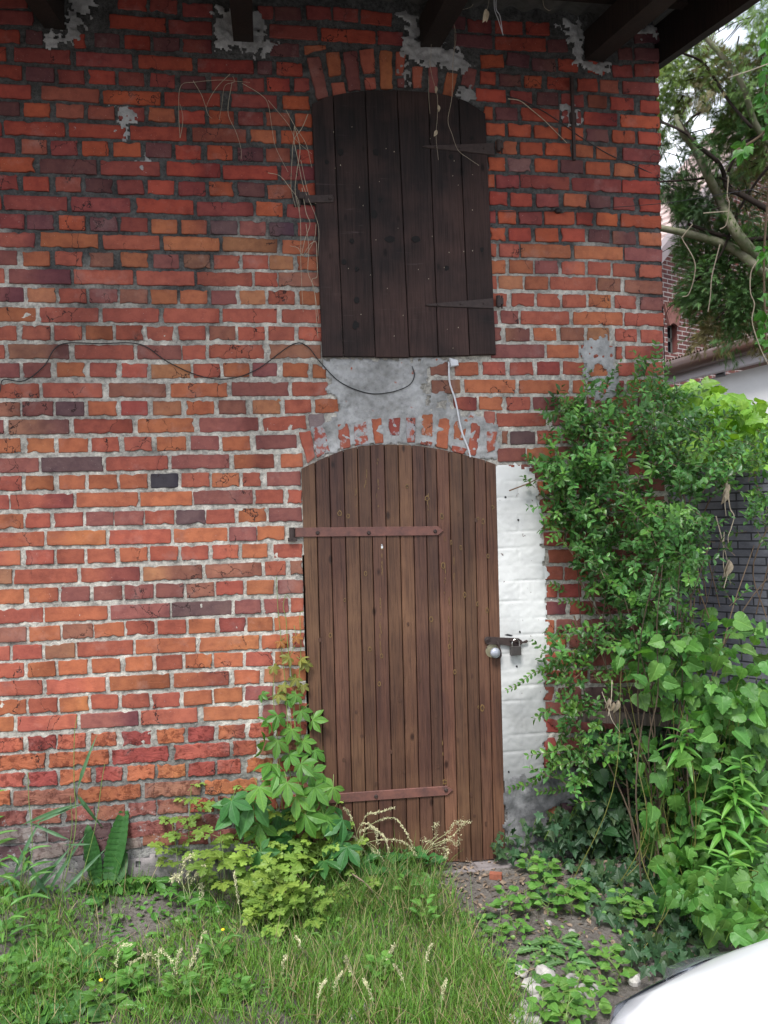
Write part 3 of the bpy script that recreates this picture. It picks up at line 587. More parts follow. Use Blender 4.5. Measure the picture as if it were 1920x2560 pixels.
sheet('cement_patch', [Z1(*p) for p in [(925,30),(985,60),(1085,20),(1130,60),(1160,110),(1150,180),(1220,180),(1165,240),(1090,245),(1020,220),(930,225),(920,120)]], CEM, -.012, .004, .0055, .012)
sheet('cement_patch', [Z2(*p) for p in [(-10,40),(60,60),(150,60),(150,200),(260,190),(340,230),(390,290),(350,320),(250,300),(180,290),(110,280),(70,230),(90,110)]], CEM, -.013, .005, .0055, .012)
sheet('cement_patch', [ZA(*p) for p in [(830,200),(930,210),(940,300),(930,460),(840,460),(880,380)]], CEM, -.0095, .003, .0055, .016)
sheet('cement_patch', [ZA(*p) for p in [(1260,440),(1400,430),(1410,520),(1340,590),(1270,570)]], CEM, -.0095, .003, .0055, .016)
sheet('cement_patch', [Z2(*p) for p in [(705,95),(830,90),(862,130),(862,265),(980,275),(975,320),(930,340),(870,310),(850,330),(822,280),(800,200),(780,130)]], CEM, -.012, .004, .0055, .012)
sheet('cement_patch', [Z2(*p) for p in [(1050,150),(1090,110),(1185,110),(1185,160),(1120,165)]], CEM, -.012, .004, .0055, .01)
sheet('cement_patch', [Z2(*p) for p in [(750,470),(800,450),(860,460),(850,560),(800,570),(770,530)]], CEM, -.0085, .003, .0055, .022)
sheet('cement_patch', [Z1(*p) for p in [(500,460),(560,450),(625,490),(620,520),(560,530),(560,600),(520,600),(510,540)]], CEM, -.0085, .003, .0055, .016)
sheet('cement_patch', [Z1(*p) for p in [(590,690),(640,660),(660,690),(640,750),(620,780),(600,730)]], CEM, -.0085, .003, .0055, .014)
# corbelled top bed of mortar under the roof sheet
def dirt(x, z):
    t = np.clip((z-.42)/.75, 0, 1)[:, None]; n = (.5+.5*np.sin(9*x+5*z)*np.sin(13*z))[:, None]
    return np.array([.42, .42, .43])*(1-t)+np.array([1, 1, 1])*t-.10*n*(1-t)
ZR = [W(*ZC(230, y))[2] for y in (120, 210, 300, 390, 480, 580, 670, 780, 870, 960, 1060, 1150, 1250, 1330, 1420, 1510, 1600, 1690)]
def courses(X, Z):
    o = np.zeros_like(X)
    for k, zz in enumerate(ZR): o += .0035*np.exp(-((Z-zz-.004*np.sin(7*X+k))/.0045)**2)*(.45+.55*np.sin(17*X+k*2.1)).clip(0.15, 1)
    for k, zz in enumerate(ZR[:-1]):
        xj = 1.16+.11*(k % 2)+.012*math.sin(k*3); o += .002*np.exp(-((X-xj)/.005)**2)*((Z < zz) & (Z > zz-.075))
    return o
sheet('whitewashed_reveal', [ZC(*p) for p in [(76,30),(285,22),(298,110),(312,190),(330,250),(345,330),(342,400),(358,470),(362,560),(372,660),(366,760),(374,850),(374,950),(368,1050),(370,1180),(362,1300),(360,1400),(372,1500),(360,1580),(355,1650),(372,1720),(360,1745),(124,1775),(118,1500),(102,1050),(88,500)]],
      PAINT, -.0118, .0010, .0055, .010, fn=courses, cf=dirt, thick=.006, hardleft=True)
sheet('cement_plinth', [ZC(*p) for p in [(124,1760),(372,1735),(420,1690),(545,1700),(560,1900),(380,1905),(390,2000),(350,2110),(136,2140)]], m_cement('dirty_cement', (.22, .22, .225), (.10, .10, .105)), -.016, .006, .009, .008)
sheet('cement_plinth', [Z7(*p) for p in [(-60,560),(130,560),(300,530),(470,545),(560,520),(700,505),(1000,500),(1330,500),(1330,800),(-60,850)]],
      m_cement('plinth_cement', (.26, .235, .235), (.13, .12, .125)), -.016, .010, .012, .02, thick=.02)
for k in range(9):
    pass
# ------------------------------------------------------------------ door
def strip(top, bot): return top, bot
def interp(P, x):
    P = sorted(P); return np.interp(x, [p[0] for p in P], [p[1] for p in P])
def boards(b, topc, tj, bj, bot, yf, yb, cols, gap=.0018, jag=0.):
    """topc: arch curve in px; tj/bj joint x at top/bottom (px)"""
    for i in range(len(tj)-1):
        a0, a1, b0, b1 = tj[i], tj[i+1], bj[i], bj[i+1]
        jg = random.uniform(-jag, jag)
        pts = [W(b0, interp(bot, b0)+jg), W(b1, interp(bot, b1)+jg)]
        for t in (1, .66, .33, 0):
            x = a0+(a1-a0)*t; pts.append(W(x, interp(topc, x)))
        P = off(np.array([[p[0], p[2]] for p in pts]), gap)
        yo = rng.normal(0, .0008)
        prism(b, P, yf+yo, yb, .0022, cols(i))
dtop = [DD(650, 1012), DD(700, 988), DD(740, 972), DD(780, 963), DD(820, 960), DD(862, 960), DD(905, 963), DD(950, 970), DD(1000, 982), DD(1040, 992), DD(1070, 1003)]
tj = [x*1.1574 for x in (650, 680, 710, 741, 771, 799, 829, 859, 889, 916, 941, 968, 996, 1022, 1047, 1070)]
bj = [x*1.1574 for x in (677, 705, 734, 764, 793, 820, 850, 880, 908, 937, 962, 990, 1017, 1042, 1066, 1091)]
dbot = [(770, 2176), (960, 2158), (1060, 2157), (1150, 2153), (1230, 2146), (1265, 2140)]
db = B()
boards(db, dtop, tj, bj, dbot, -.0138, .028, lambda i: np.array([1, 1, 1])*rng.uniform(.66, 1.3)*np.array([1, rng.uniform(.93, 1.05), rng.uniform(.92, 1.05)]), jag=2)
# knots, ringed in yellow resin
RES = m_plain('resin', (.20, .12, .045), .5, 0, .5, 300); KNT = m_plain('knot', (.07, .032, .02), .6, 0, .3)
kb = db
def ell(b, x, y, rx, ry, yf=-.0085, col=(1, 1, 1), mi=0, n=12, inner=0, th=.0012):
    c = W(x, y, yf); s = 1.85e-3; a = np.arange(n)*2*pi/n
    wob = 1+rng.normal(0, .10, n)
    o = np.stack([c[0]+np.cos(a)*rx*s*wob, np.full(n, yf), c[2]+np.sin(a)*ry*s*wob], 1)
    if inner:
        i_ = np.stack([c[0]+np.cos(a)*rx*s*inner, np.full(n, yf), c[2]+np.sin(a)*ry*s*inner], 1)
        ob = o+[0, th+.002, 0]; ib = i_+[0, th+.002, 0]
        b.add(np.concatenate([o, i_, ob, ib]), [(k, (k+1) % n, (k+1) % n+n, k+n) for k in range(n)]+[(k+2*n, (k+1) % n+2*n, (k+1) % n, k) for k in range(n)]+[(k+n, (k+1) % n+n, (k+1) % n+3*n, k+3*n) for k in range(n)], col, None, mi)
    else:
        ob = o+[0, th+.002, 0]; b.add(np.concatenate([o, ob]), [tuple(range(n))]+[(k+n, (k+1) % n+n, (k+1) % n, k) for k in range(n)], col, None, mi)
for x, y, rx, ry in [(1208,1304,4,8),(1206,1770,5,9),(1218,1526,4,7),(1162,1487,4,7),(1108,1414,5,9),(1152,1369,3,7),(1128,1356,3,6),(849,1283,5,7),(870,1290,4,6),(1194,1510,3,6),(1078,1548,5,7),(1196,1768,2,4),(914,1434,4,6),(862,1500,3,5),(826,1588,4,6),(955,1368,4,7),(1112,1955,5,6),(1124,1616,4,6),(1137,1680,4,6),(954,1640,4,6),(925,1623,4,6),(948,1710,4,6),(1018,1215,4,5),(1068,1246,6,7),(1105,1290,4,8),(1220,1390,4,6),(1232,1268,4,5),(1195,1296,3,4)]:
    ell(kb, x, y, rx, ry, -.0162, mi=1, inner=.66); ell(kb, x, y, rx*.45, ry*.45, -.0159, mi=2)
for x, y in [(1020,1560),(978,1880),(890,1780),(1050,1700),(800,1600),(1145,1850),(1180,1690),(860,1900),(1090,1790),(1000,1750),(940,1960),(1215,2060),(1178,1986),(1096,1918),(1010,1930),(1210,1880),(830,1330),(1190,1300),(905,1840),(1186,2040)]:
    ell(kb, x, y, rng.uniform(2.5, 4.5), rng.uniform(4, 7), -.0159, mi=2)
def streaks(b, pts):
    for x, y, L in pts:
        yy = np.arange(0, L, 9.); w_ = 1.4
        for a in yy:
            if rng.random() < .55:
                h = rng.uniform(2, 8); ell(b, x+rng.normal(0, 1.2), y+a, rng.uniform(.5, 1.2), h, -.0161, n=8, mi=1)
streaks(kb, [(945, 1140, 130), (955, 1380, 60), (951, 1500, 130), (1112, 1320, 170), (1123, 1500, 140), (1107, 1840, 50), (890, 1210, 90), (916, 1170, 50), (1135, 1390, 60), (1070, 1220, 60)])
# resin tear at centre
ell(kb, 955, 1366, 3, 6, -.0162, mi=3, n=9)
DOOR = db.build('door', [W_DOOR, RES, KNT, WHT], HOUSE)
def bar(b, a, c, wpx0, wpx1, yf, yb, mi=0, tip=0, col=None):
    a = W(*a, yf); c = W(*c, yf); d = (c-a); L = np.hypot(d[0], d[2]); ux, uz = d[0]/L, d[2]/L; s = 1.9e-3
    h0, h1 = wpx0*s/2, wpx1*s/2
    P = [(a[0]+uz*h0, a[2]-ux*h0), (c[0]+uz*h1, c[2]-ux*h1)]
    if tip: P.append((c[0]+ux*tip*s, c[2]+uz*tip*s))
    P += [(c[0]-uz*h1, c[2]+ux*h1), (a[0]-uz*h0, a[2]+ux*h0)]
    prism(b, P, yf, yb, .0015, col, mi)
def bolt(b, x, y, r=5, yf=-.021, mi=1, h=.006):
    c = W(x, y, yf); tube(b, [(c[0], yf, c[2]), (c[0], yf-h*.7, c[2]), (c[0], yf-h, c[2])], r*1.85e-3, r*1.2e-3, 9, mi=mi)
for (a, c, bs) in [((738, 1331), (1095, 1327), [(794, 1332), (922, 1332), (1088, 1328)]), ((800, 1999), (1118, 1977), [(940, 1991), (1115, 1975)])]:
    b = B(); bar(b, a, c, 22, 22, -.0205, -.012, 0, 14)
    for p in bs: bolt(b, *p)
    b.build('strap_hinge', [RUST, IRON], DOOR)
b = B(); c = W(724, 1331); tube(b, [(c[0]+.01, -.016, c[2]-.03), (c[0]+.01, -.016, c[2]+.022)], .013, .013, 10, mi=0); box(b, (c[0]+.012, -.012, c[2]-.032), (.042, .03, .016), mi=0)
box(b, (c[0]+.03, -.012, c[2]), (.03, .008, .036), mi=0); b.build('hinge_pintle', [IRON], HOUSE)
# hasp, staple, latch knob
def ZH(x, y): return (1180+x/7.54, 1540+y/7.54)
b = B()
P = [ZH(*p) for p in [(215,440),(230,390),(280,375),(520,392),(700,398),(850,405),(905,445),(925,470),(1000,435),(1028,460),(1000,492),(920,500),(880,545),(720,560),(560,530),(330,520),(260,520),(225,490)]]
prism(b, [(W(*p)[0], W(*p)[2]) for p in P], -.026, -.021, .001)
sphere(b, W(*ZH(288, 448), -.026), .0085, 10, (1, .55, 1)); sphere(b, W(*ZH(288, 448), -.026), .015, 10, (1, .2, 1))
tube(b, smooth_path([W(*ZH(*p), yy) for p, yy in [((485, 465), -.028), ((505, 560), -.034), ((545, 700), -.036), ((530, 775), -.034), ((470, 785), -.03)]]), .0042, .0042, 6)
tube(b, smooth_path([W(*ZH(700, 455), -.022), W(*ZH(760, 470), -.04), W(*ZH(830, 478), -.045), W(*ZH(850, 500), -.03), W(*ZH(855, 505), -.012)]), .0036, .0036, 6)
tube(b, [W(*ZH(288, 448), -.026), W(*ZH(288, 448), -.004)], .005, .005, 8)
b.build('hasp', IRON, DOOR)
b = B(); c = W(*ZH(375, 650), -.010); tube(b, [c, c-np.array([0, .006, 0])], .0345*.95, .032, 20, mi=0)
for dx, dy in ((-100, -50), (90, -60)): sphere(b, W(*ZH(375+dx, 650+dy), -.017), .0035, 8, (1, .4, 1), mi=1)
c2 = W(*ZH(405, 675), -.014); tube(b, [c2, c2-[0, .02, 0]], .012, .012, 14, mi=2); sphere(b, c2-np.array([0, .028, 0]), .0245, 16, (1, .62, 1), mi=2)
b.build('door_knob', [BRASS, IRON, ALU], DOOR)
# padlock hangs from the staple: its own thing
b = B(); PC = W(*ZH(830, 660), -.038)
pl = empty('padlock', tuple(W(*ZH(830, 745), -.038)), label='small closed padlock hanging from the hasp beside the door', cat='padlock')
bb = B()
def pw(x, y, d): return W(*ZH(x, y), d)
P = [(pw(*q, -.046)[0], pw(*q, -.046)[2]) for q in [(728, 578), (926, 572), (934, 742), (734, 748)]]
prism(bb, P, -.046, -.028, .0018); pb = bb.build('lock_body', PADL); 
sb = B(); arc = [(760, 590), (757, 510), (785, 455), (830, 438), (880, 460), (895, 520), (895, 590)]
tube(sb, smooth_path([pw(*q, -.037) for q in arc]), .0026, .0026, 8); ps = sb.build('shackle', STEEL)
for o in (pb, ps):
    o.parent = pl; o.matrix_parent_inverse = Matrix.Translation(pl.location).inverted()
# gap hole and nails on whitewash
b = B()
for f, P in ((ZH, [(600, 348), (650, 330), (720, 345), (750, 352), (720, 372), (650, 366)]),):
    prism(b, [(W(*f(*p))[0], W(*f(*p))[2]) for p in P], -.0134, -.010, .0003)
for x, y in ((1264, 1243), (1296, 1300), (1292, 1666), (1240, 1620), (1272, 1930), (1330, 1980), (1300, 1580)):
    ell(b, x, y, 2.5, 3, -.0136, n=8)
b.build('paint_chips', BLK, HOUSE)
# ------------------------------------------------------------------ shutter
sb = B(); stop = SHUTP[:9]
tj = [x*1.1574 for x in (672, 718, 787, 855, 922, 987, 1045)]; bj = [x*1.1574 for x in (695, 741, 809, 882, 944, 1011, 1068)]
sbot = [(800, 895), (1020, 896), (1236, 891)]
boards(sb, stop, tj, bj, sbot, -.031, -.008, lambda i: np.array([1, 1, 1])*rng.uniform(.75, 1.25), jag=2)
kb = sb
for x, y, rx, ry in [(880,880*.0+602*1.0,6,7),(852,380,7,9),(940,380,8,9),(936,536,8,10),(1040,598,12,8),(975,598,14,8),(860,655,6,7),(892,672,5,6),(892,750,7,8),(890,812,8,10),(1117,670,6,7),(1205,624,5,6),(1128,392,6,7),(950,500,5,6),(1180,345,4,5),(817,405,5,6)]:
    ell(kb, x, y, rx, ry, -.0335, mi=1, n=12)
for k in range(34):
    ell(kb, rng.uniform(815, 1220), rng.uniform(300, 880), rng.uniform(.6, 1.1), rng.uniform(.8, 1.8), -.0335, mi=2, n=6)
SH = sb.build('shutter', [W_SHUT, m_plain('burnt_knot', (.005, .0035, .0035), .8), DRY], HOUSE)
for (a, c, w0, w1, ry) in [((1236, 372), (1062, 366), 30, 5, 372), ((1234, 758), (1070, 762), 26, 5, 758)]:
    b = B(); bar(b, a, c, w0, w1, -.0375, -.031, 0, 6)
    for t in (.15, .5, .85): bolt(b, a[0]+(c[0]-a[0])*t, a[1]+(c[1]-a[1])*t, 3, -.0375, 0, .004)
    c = W(1240, ry); tube(b, [(c[0]+.003, -.03, c[2]-.026), (c[0]+.003, -.03, c[2]+.026)], .011, .011, 10)
    box(b, (c[0]+.012, -.018, c[2]), (.026, .04, .028)); tube(b, [(c[0]+.022, -.02, c[2]-.03), (c[0]+.024, -.02, c[2]+.03)], .004, .004, 6)
    b.build('tapered_hinge', IRON, SH)
b = B(); bar(b, (762, 497), (832, 496), 18, 18, -.0375, -.031, 0, 3); bolt(b, 825, 496, 5, -.0375, 0); c = W(742, 500)
box(b, (c[0], -.012, c[2]), (.03, .028, .07)); box(b, (c[0]+.03, -.03, c[2]+.008), (.04, .012, .03)); b.build('shutter_latch', IRON, SH)
# wall anchor
b = B(); a = W(1430, 200); c = W(1427, 405); box(b, ((a[0]+c[0])/2, -.02, (a[2]+c[2])/2), (.013, .014, a[2]-c[2]))
m_ = W(1429, 300); box(b, (m_[0], -.012, m_[2]), (.03, .02, .05)); b.build('wall_anchor', IRON, HOUSE)
# ------------------------------------------------------------------ eaves
SL = math.tan(radians(13)); OV = 1.15
def rafter(x0, x1, zb, h=.135, name='rafter', over=OV, mat=W_RAFT, back=.3):
    b = B(); ys = np.array([back, 0, -over*.5, -over])
    z0 = zb+ys*SL; V = []
    for y, z in zip(ys, z0):
        V += [(x0, y, z+rng.normal(0, .002)), (x1, y, z+rng.normal(0, .002)), (x1, y, z+h), (x0, y, z+h)]
    fs = [(0, 1, 2, 3), (15, 14, 13, 12)]
    for k in range(3):
        for j in range(4): fs.append((k*4+j, k*4+4+j, k*4+4+(j+1) % 4, k*4+(j+1) % 4))
    b.add(V, fs); return b.build(name, mat, HOUSE)
for a, c, y in ((112, 163, 72), (584, 634, 106), (1050, 1108, 118), (1462, 1535, 150)):
    P, Q = W(a, y), W(c, y); rafter(P[0], min(Q[0], P[0]+.095), P[2])
PV = W(1648, 158); zr0 = PV[2]
rafter(PV[0]+.004, PV[0]+.05, zr0-.0, .20, 'verge_board')
rafter(-1.98, -1.9, zr0+.05)
b = B(); xs = np.arange(-2.75, PV[0]+.07, .012); ys = np.array([.36, 0.1, 0, -.2, -.5, -OV-.06]); zs = W(1230, 40)[2]+.04
X, Y = np.meshgrid(xs, ys); Zc = zs+Y*SL+.012*np.sin(X*2*pi/.13)
idx = np.arange(X.size).reshape(X.shape); q = np.stack([idx[:-1, :-1], idx[:-1, 1:], idx[1:, 1:], idx[1:, :-1]], -1).reshape(-1, 4)
b.add(np.stack([X, Y, Zc], -1).reshape(-1, 3), q, (.6, .6, .6)); b.add(np.stack([X, Y, Zc+.006], -1).reshape(-1, 3), q, (.6, .6, .6))
b.build('corrugated_roof', m_plain('fibre_cement_sheet', (.16, .155, .15), .9, 0, .4, 20), HOUSE, True)
b = B()
for y in (-.25, -.55): box(b, ((-2.7+PV[0])/2, y, zs-.03+y*SL), (PV[0]+2.7, .05, .028))
b.build('roof_batten', W_RAFT, HOUSE)
# ------------------------------------------------------------------ cables and wires
def cable(name, pts, r, mat, label, f=lambda x, y: (x, y), Y=-.016, cat='cable', extra=None):
    b = B(); P = smooth_path([W(*f(p[0], p[1]), p[2] if len(p) > 2 else Y) for p in pts], 8)
    P[:, 1] += rng.normal(0, .0006, len(P)); tube(b, P, r, r, 6)
    if extra: extra(b)
    return tag(b.build(name, mat), label, cat)
cable('black_cable', [(-60, 1010), (-5, 985), (8, 950), (60, 952), (110, 915), (150, 862), (250, 859), (350, 861), (420, 905), (500, 940), (570, 947), (640, 925), (730, 862), (768, 866), (800, 905), (850, 955), (915, 982), (970, 982), (1020, 965), (1036, 940), (1030, 915)], .0023, BLK, 'thin black cable sagging in loops across the brick wall left of the shutter')
def jb(b):
    c = W(1131, 910); prism(b, [(W(*p)[0], W(*p)[2]) for p in [(1120, 898), (1140, 903), (1143, 917), (1124, 920)]], -.034, -.012, .003)
cable('white_cable', [(1122, 905), (1124, 955), (1138, 1000), (1150, 1060), (1158, 1090), (1170, 1120), (1176, 1143)], .0042, WHT, 'white cable running from under the shutter down to the door arch', Y=-.019, extra=jb)
def ins(b): sphere(b, W(1396, 527, -.02), .016, 8, (1.3, 1, .8)); sphere(b, W(1380, 524, -.02), .007, 8)
cable('black_wire', [(1215, 527), (1300, 529), (1393, 526), (1500, 520, -.05), (1660, 508, -.12), (1800, 486, -.2), (2000, 455, -.3)], .0016, BLK, 'thin taut black wire with a small insulator crossing the right bricks', extra=ins)
cable('slack_wire', [(1268, 240), (1330, 262), (1400, 305), (1455, 345), (1530, 390), (1600, 420), (1650, 445), (1690, 475, -.1)], .0022, BLK, 'dark slack wire slanting down over the bricks right of the shutter', Y=-.012)
b = B(); P0 = W(1240, -40, -.3)
for pts in ([(1236, -30), (1236, 20), (1246, 50), (1258, 88)], [(1243, -30), (1240, 20), (1250, 40), (1256, 80)]):
    tube(b, smooth_path([W(*p, -.3) for p in pts]), .0017, .0017, 6)
tag(b.build('loose_white_wires', WHT), 'pair of loose white wire ends dangling from the eaves', 'wire')
# ------------------------------------------------------------------ leaf templates
def rows_tpl(rows, fold=.25, droop=.25, base=0.):
    V = [(0, 0, 0)]; T = []; U = [(0, 0, 0)]; k = len(rows)
    for (t, w_) in rows:
        z = -droop*t*t
        for s in (-1, 0, 1): V.append((s*w_, t, z+fold*w_*abs(s))); U.append((s*w_, t, 0))
    V.append((0, 1, -droop)); U.append((0, 1, 0)); V = np.array(V, float)
    T += [(0, 2, 1), (0, 3, 2)]
    for i in range(k-1):
        a = 1+3*i; c = a+3
        T += [(a, a+1, c+1), (a, c+1, c), (a+1, a+2, c+2), (a+1, c+2, c+1)]
    a = 1+3*(k-1); e = 3*k+1; T += [(a, a+1, e), (a+1, a+2, e)]
    return V, np.array(T), np.array(U, float)
def fan_tpl(out, c=(0, .42), fold=.2, droop=.3, cup=.0):
    """half outline right side [(x,y)...] from base to tip, mirrored"""
    R = list(out); Lh = [(-x, y) for x, y in R[::-1] if x > 1e-4]
    O = np.array(R+Lh); n = len(O); mid = np.array(c)+(O-np.array(c))*.55
    P = np.vstack([[c], mid, O]); z = fold*np.abs(P[:, 0])-droop*P[:, 1]**2-cup*(P[:, 0]**2)
    z[n+1:] += .02*np.sin(np.arange(n)*2.2)
    i = np.arange(n); j = (i+1) % n
    T = np.concatenate([np.stack([np.zeros(n, int), i+1, j+1], 1), np.stack([i+1, i+1+n, j+1+n], 1), np.stack([i+1, j+1+n, j+1], 1)])
    return np.column_stack([P, z]), T, np.column_stack([P, np.zeros(len(P))])
def comb(parts):
    V, T, U = [], [], []; n = 0
    for v, t, u in parts: V.append(v); T.append(t+n); U.append(u); n += len(v)
    return np.concatenate(V), np.concatenate(T), np.concatenate(U)
def rotz(tp, a, s=1, tilt=0, o=(0, 0, 0)):
    v, t, u = tp; ca, sa = cos(a), sin(a); v = v*s
    ct, st = cos(tilt), sin(tilt); v = np.column_stack([v[:, 0], v[:, 1]*ct-v[:, 2]*st, v[:, 1]*st+v[:, 2]*ct])
    return np.column_stack([v[:, 0]*ca+v[:, 1]*sa, -v[:, 0]*sa+v[:, 1]*ca, v[:, 2]])+np.array(o), t, u
T_PRIV = rows_tpl([(.18, .15), (.45, .25), (.75, .17)], .35, .15)
T_LANC = rows_tpl([(.12, .06), (.35, .115), (.6, .09), (.82, .05)], .3, .55)
T_LEAF = rows_tpl([(.1, .13), (.28, .27), (.5, .31), (.72, .22), (.88, .1)], .25, .3)
T_HEART = fan_tpl([(0, .06), (.14, -.02), (.30, .02), (.42, .16), (.46, .32), (.43, .46), (.38, .52), (.36, .62), (.27, .70), (.24, .78), (.13, .86), (.10, .93), (0, 1.03)], (0, .4), .22, .28)
T_HOP = fan_tpl([(0, .08), (.12, -.03), (.28, .0), (.40, .10), (.46, .22), (.56, .42), (.40, .44), (.30, .48), (.28, .62), (.22, .76), (.12, .88), (0, 1.02)], (0, .36), .18, .3)
T_GRAPE = fan_tpl([(0, .10), (.12, -.04), (.32, -.02), (.42, .12), (.54, .18), (.50, .32), (.60, .48), (.44, .54), (.34, .58), (.34, .74), (.20, .78), (.12, .92), (0, 1.0)], (0, .36), .12, .35)
T_IVY = fan_tpl([(0, .06), (.16, -.06), (.26, -.02), (.28, .12), (.34, .24), (.54, .36), (.32, .46), (.20, .52), (.14, .72), (0, 1.)], (0, .32), .16, .2)
T_LOBE = comb([rotz(fan_tpl([(0, .0), (.06, .12), (.26, .24), (.40, .30), (.42, .44), (.24, .50), (.22, .56), (.38, .66), (.36, .80), (.17, .80), (.15, .95), (0, 1.)], (0, .5), .15, .25), a, s, 0, o) for a, s, o in ((0, .62, (0, .42, 0)), (1.15, .5, (.02, .38, 0)), (-1.15, .5, (-.02, .38, 0)), (1.3, .32, (.0, .12, 0)), (-1.3, .32, (0, .12, 0)))])
_lf = rows_tpl([(.12, .06), (.35, .17), (.58, .24), (.8, .15)], .3, .25)
T_PALM = comb([rotz(_lf, a, s, -.15) for a, s in ((0, 1.), (.95, .92), (-.95, .92), (1.95, .68), (-1.95, .68))])
T_DAND = fan_tpl([(0, 0), (.03, .1), (.09, .2), (.05, .27), (.14, .38), (.08, .45), (.18, .55), (.11, .62), (.2, .72), (.12, .85), (0, 1)], (0, .55), .3, .4)
T_FROND = comb([rotz(rows_tpl([(.5, .05)], .1, .2), a, s, 0, (0, y, 0)) for y, a, s in [(0, 0, 1)]+[(.08+.13*k, sg*.62, .40-.04*k) for k in range(6) for sg in (-1, 1)]])
T_BLADE = rows_tpl([(.3, .016), (.65, .012)], .5, .35)
def nrm(a): return a/(np.linalg.norm(a, axis=-1, keepdims=True)+1e-9)
def place(b, tp, pos, dr, up_, size, col, mi=0, wx=1.):
    v, t, u = tp; pos = np.atleast_2d(pos); n = len(pos)
    y = nrm(np.atleast_2d(dr)); z = np.atleast_2d(up_); z = nrm(z-y*np.sum(z*y, 1)[:, None]); x = np.cross(y, z)
    size = np.broadcast_to(size, (n,)); wv = np.broadcast_to(wx, (n,))
    V = (v[None, :, 0, None]*x[:, None]*wv[:, None, None]+v[None, :, 1, None]*y[:, None]+v[None, :, 2, None]*z[:, None])*size[:, None, None]+pos[:, None]
    k = len(v); Tt = (t[None]+np.arange(n)[:, None, None]*k).reshape(-1, 3)
    C = np.repeat(np.broadcast_to(col, (n, 3)), k, 0); b.add(V.reshape(-1, 3), Tt, C, np.tile(u, (n, 1)))
def vcol(base, n, v=.18, yel=.15):
    c = np.tile(base, (n, 1))*rng.uniform(1-v, 1+v, (n, 1)); y = rng.random((n, 1))**2*yel
    return c+y*np.array([.5, .45, .05])*np.mean(base)*3
def rp(poly, n, f=DD):
    P = np.array([f(*p) for p in poly], float); mn, mx = P.min(0), P.max(0); o = np.zeros((0, 2))
    while len(o) < n:
        q = rng.uniform(mn, mx, (n*2, 2)); o = np.vstack([o, q[inpoly(P, q[:, 0], q[:, 1])]])
    return o[:n]
def surf(px, py, near, back=.0):
    """a point in front of the wall or the ground behind that line of sight, 'near' metres nearer"""
    d = ray(px, py); t = (D+back)/d[1]
    if d[2] < 0: t = min(t, (0-H)/d[2])
    L = np.linalg.norm(d); p = CAM+d*(t-near/L)
    g = float(gz(p[0], p[1]))
    if p[2] < g+.01: p[2] = g+.012
    return p
C_PR = (.055, .165, .042); C_YG = (.13, .27, .05); C_HOP = (.075, .215, .045); C_CR = (.048, .185, .035); C_CEL = (.19, .32, .065)
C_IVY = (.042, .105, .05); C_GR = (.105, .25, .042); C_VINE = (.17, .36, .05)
def rdir(n, bias, k): return nrm(rng.normal(0, 1, (n, 3))*k+np.array(bias))
TOC = nrm(CAM-np.array([1.6, -.3, 1.0]))
# ------------------------------------------------------------------ privet shrub
def twig(lb, sb_, P, d, L, ls, base, curve=.25, pitch=.02, yl=.1):
    n = max(3, int(L/pitch)); pts = [P]; d = nrm(np.array(d))
    bend = rng.normal(0, curve, 3); bend[2] += .1
    for k in range(n): d = nrm(d+bend*L/n*2); pts.append(pts[-1]+d*L/n)
    pts = np.array(pts); tube(sb_, pts[::2] if n > 5 else pts, .0016, .0007, 3)
    side = nrm(np.cross(d, rng.normal(0, 1, 3))); pp, dd, uu, ss = [], [], [], []
    for k in range(1, n+1):
        side = nrm(np.cross(d, side)+rng.normal(0, .12, 3))
        for s in (-1, 1):
            if rng.random() < .92:
                q = nrm(side*s+d*rng.uniform(.5, 1.)+rng.normal(0, .15, 3)); pp.append(pts[k]); dd.append(q)
                uu.append(d*.4+TOC*.5+np.array([0, -.1, .7])+rng.normal(0, .25, 3)); ss.append(ls*rng.uniform(.7, 1.2)*(1-.35*k/n))
    m = len(pp); base = np.array(base)*rng.choice([.7, .9, 1.1, 1.45])*([1, 1, 1] if rng.random() < .7 else [1.35, 1.2, .9]); place(lb, T_PRIV, np.array(pp), np.array(dd), np.array(uu), np.array(ss), vcol(base, m, .22, yl))
lb, sb_ = B(), B()
MAIN = [(1205,880),(1260,860),(1330,880),(1370,850),(1440,850),(1500,905),(1560,960),(1640,1010),(1640,1025),(1560,1035),(1505,1090),(1490,1290),(1460,1390),(1400,1410),(1330,1400),(1290,1300),(1280,1230),(1200,1130),(1165,1040),(1195,1000)]
_cc = rp(MAIN, 150, lambda a, c: (a, c))
for (px, py) in [DD(*(_cc[rng.integers(150)]+rng.normal(0, 17, 2))) for _ in range(820)]:
    nr = rng.uniform(.02, .50)*(.5+.5*min(1, (px-1340)/300)) if px > 1340 else rng.uniform(.02, .15)
    back = 0 if px < 1640 else rng.uniform(-.1, .15)
    P = surf(px, py, nr, back); twig(lb, sb_, P, rng.normal(0, .6, 3)+np.array([-.15, -.45, .35]), rng.uniform(.08, .17), rng.uniform(.036, .054), C_PR, yl=.2)
for pl_, n in (([(1200,1390),(1260,1370),(1330,1450),(1330,1690),(1250,1720),(1190,1680),(1215,1600),(1190,1500)], 95), ([(1560,990),(1659,900),(1659,1180),(1610,1150)], 45), ([(1500,1100),(1600,1120),(1659,1250),(1640,1330),(1540,1300)], 8), ([(1220,840),(1420,740),(1440,860),(1230,900)], 12), ([(1200,1700),(1300,1640),(1480,1650),(1480,1740),(1300,1760)], 34)):
    for (px, py) in rp(pl_, n):
        P = surf(px, py, rng.uniform(.05, .35), .05); twig(lb, sb_, P, rng.normal(0, .6, 3)+np.array([-.1, -.3, .4]), rng.uniform(.07, .17), rng.uniform(.034, .05), C_PR, yl=.3)
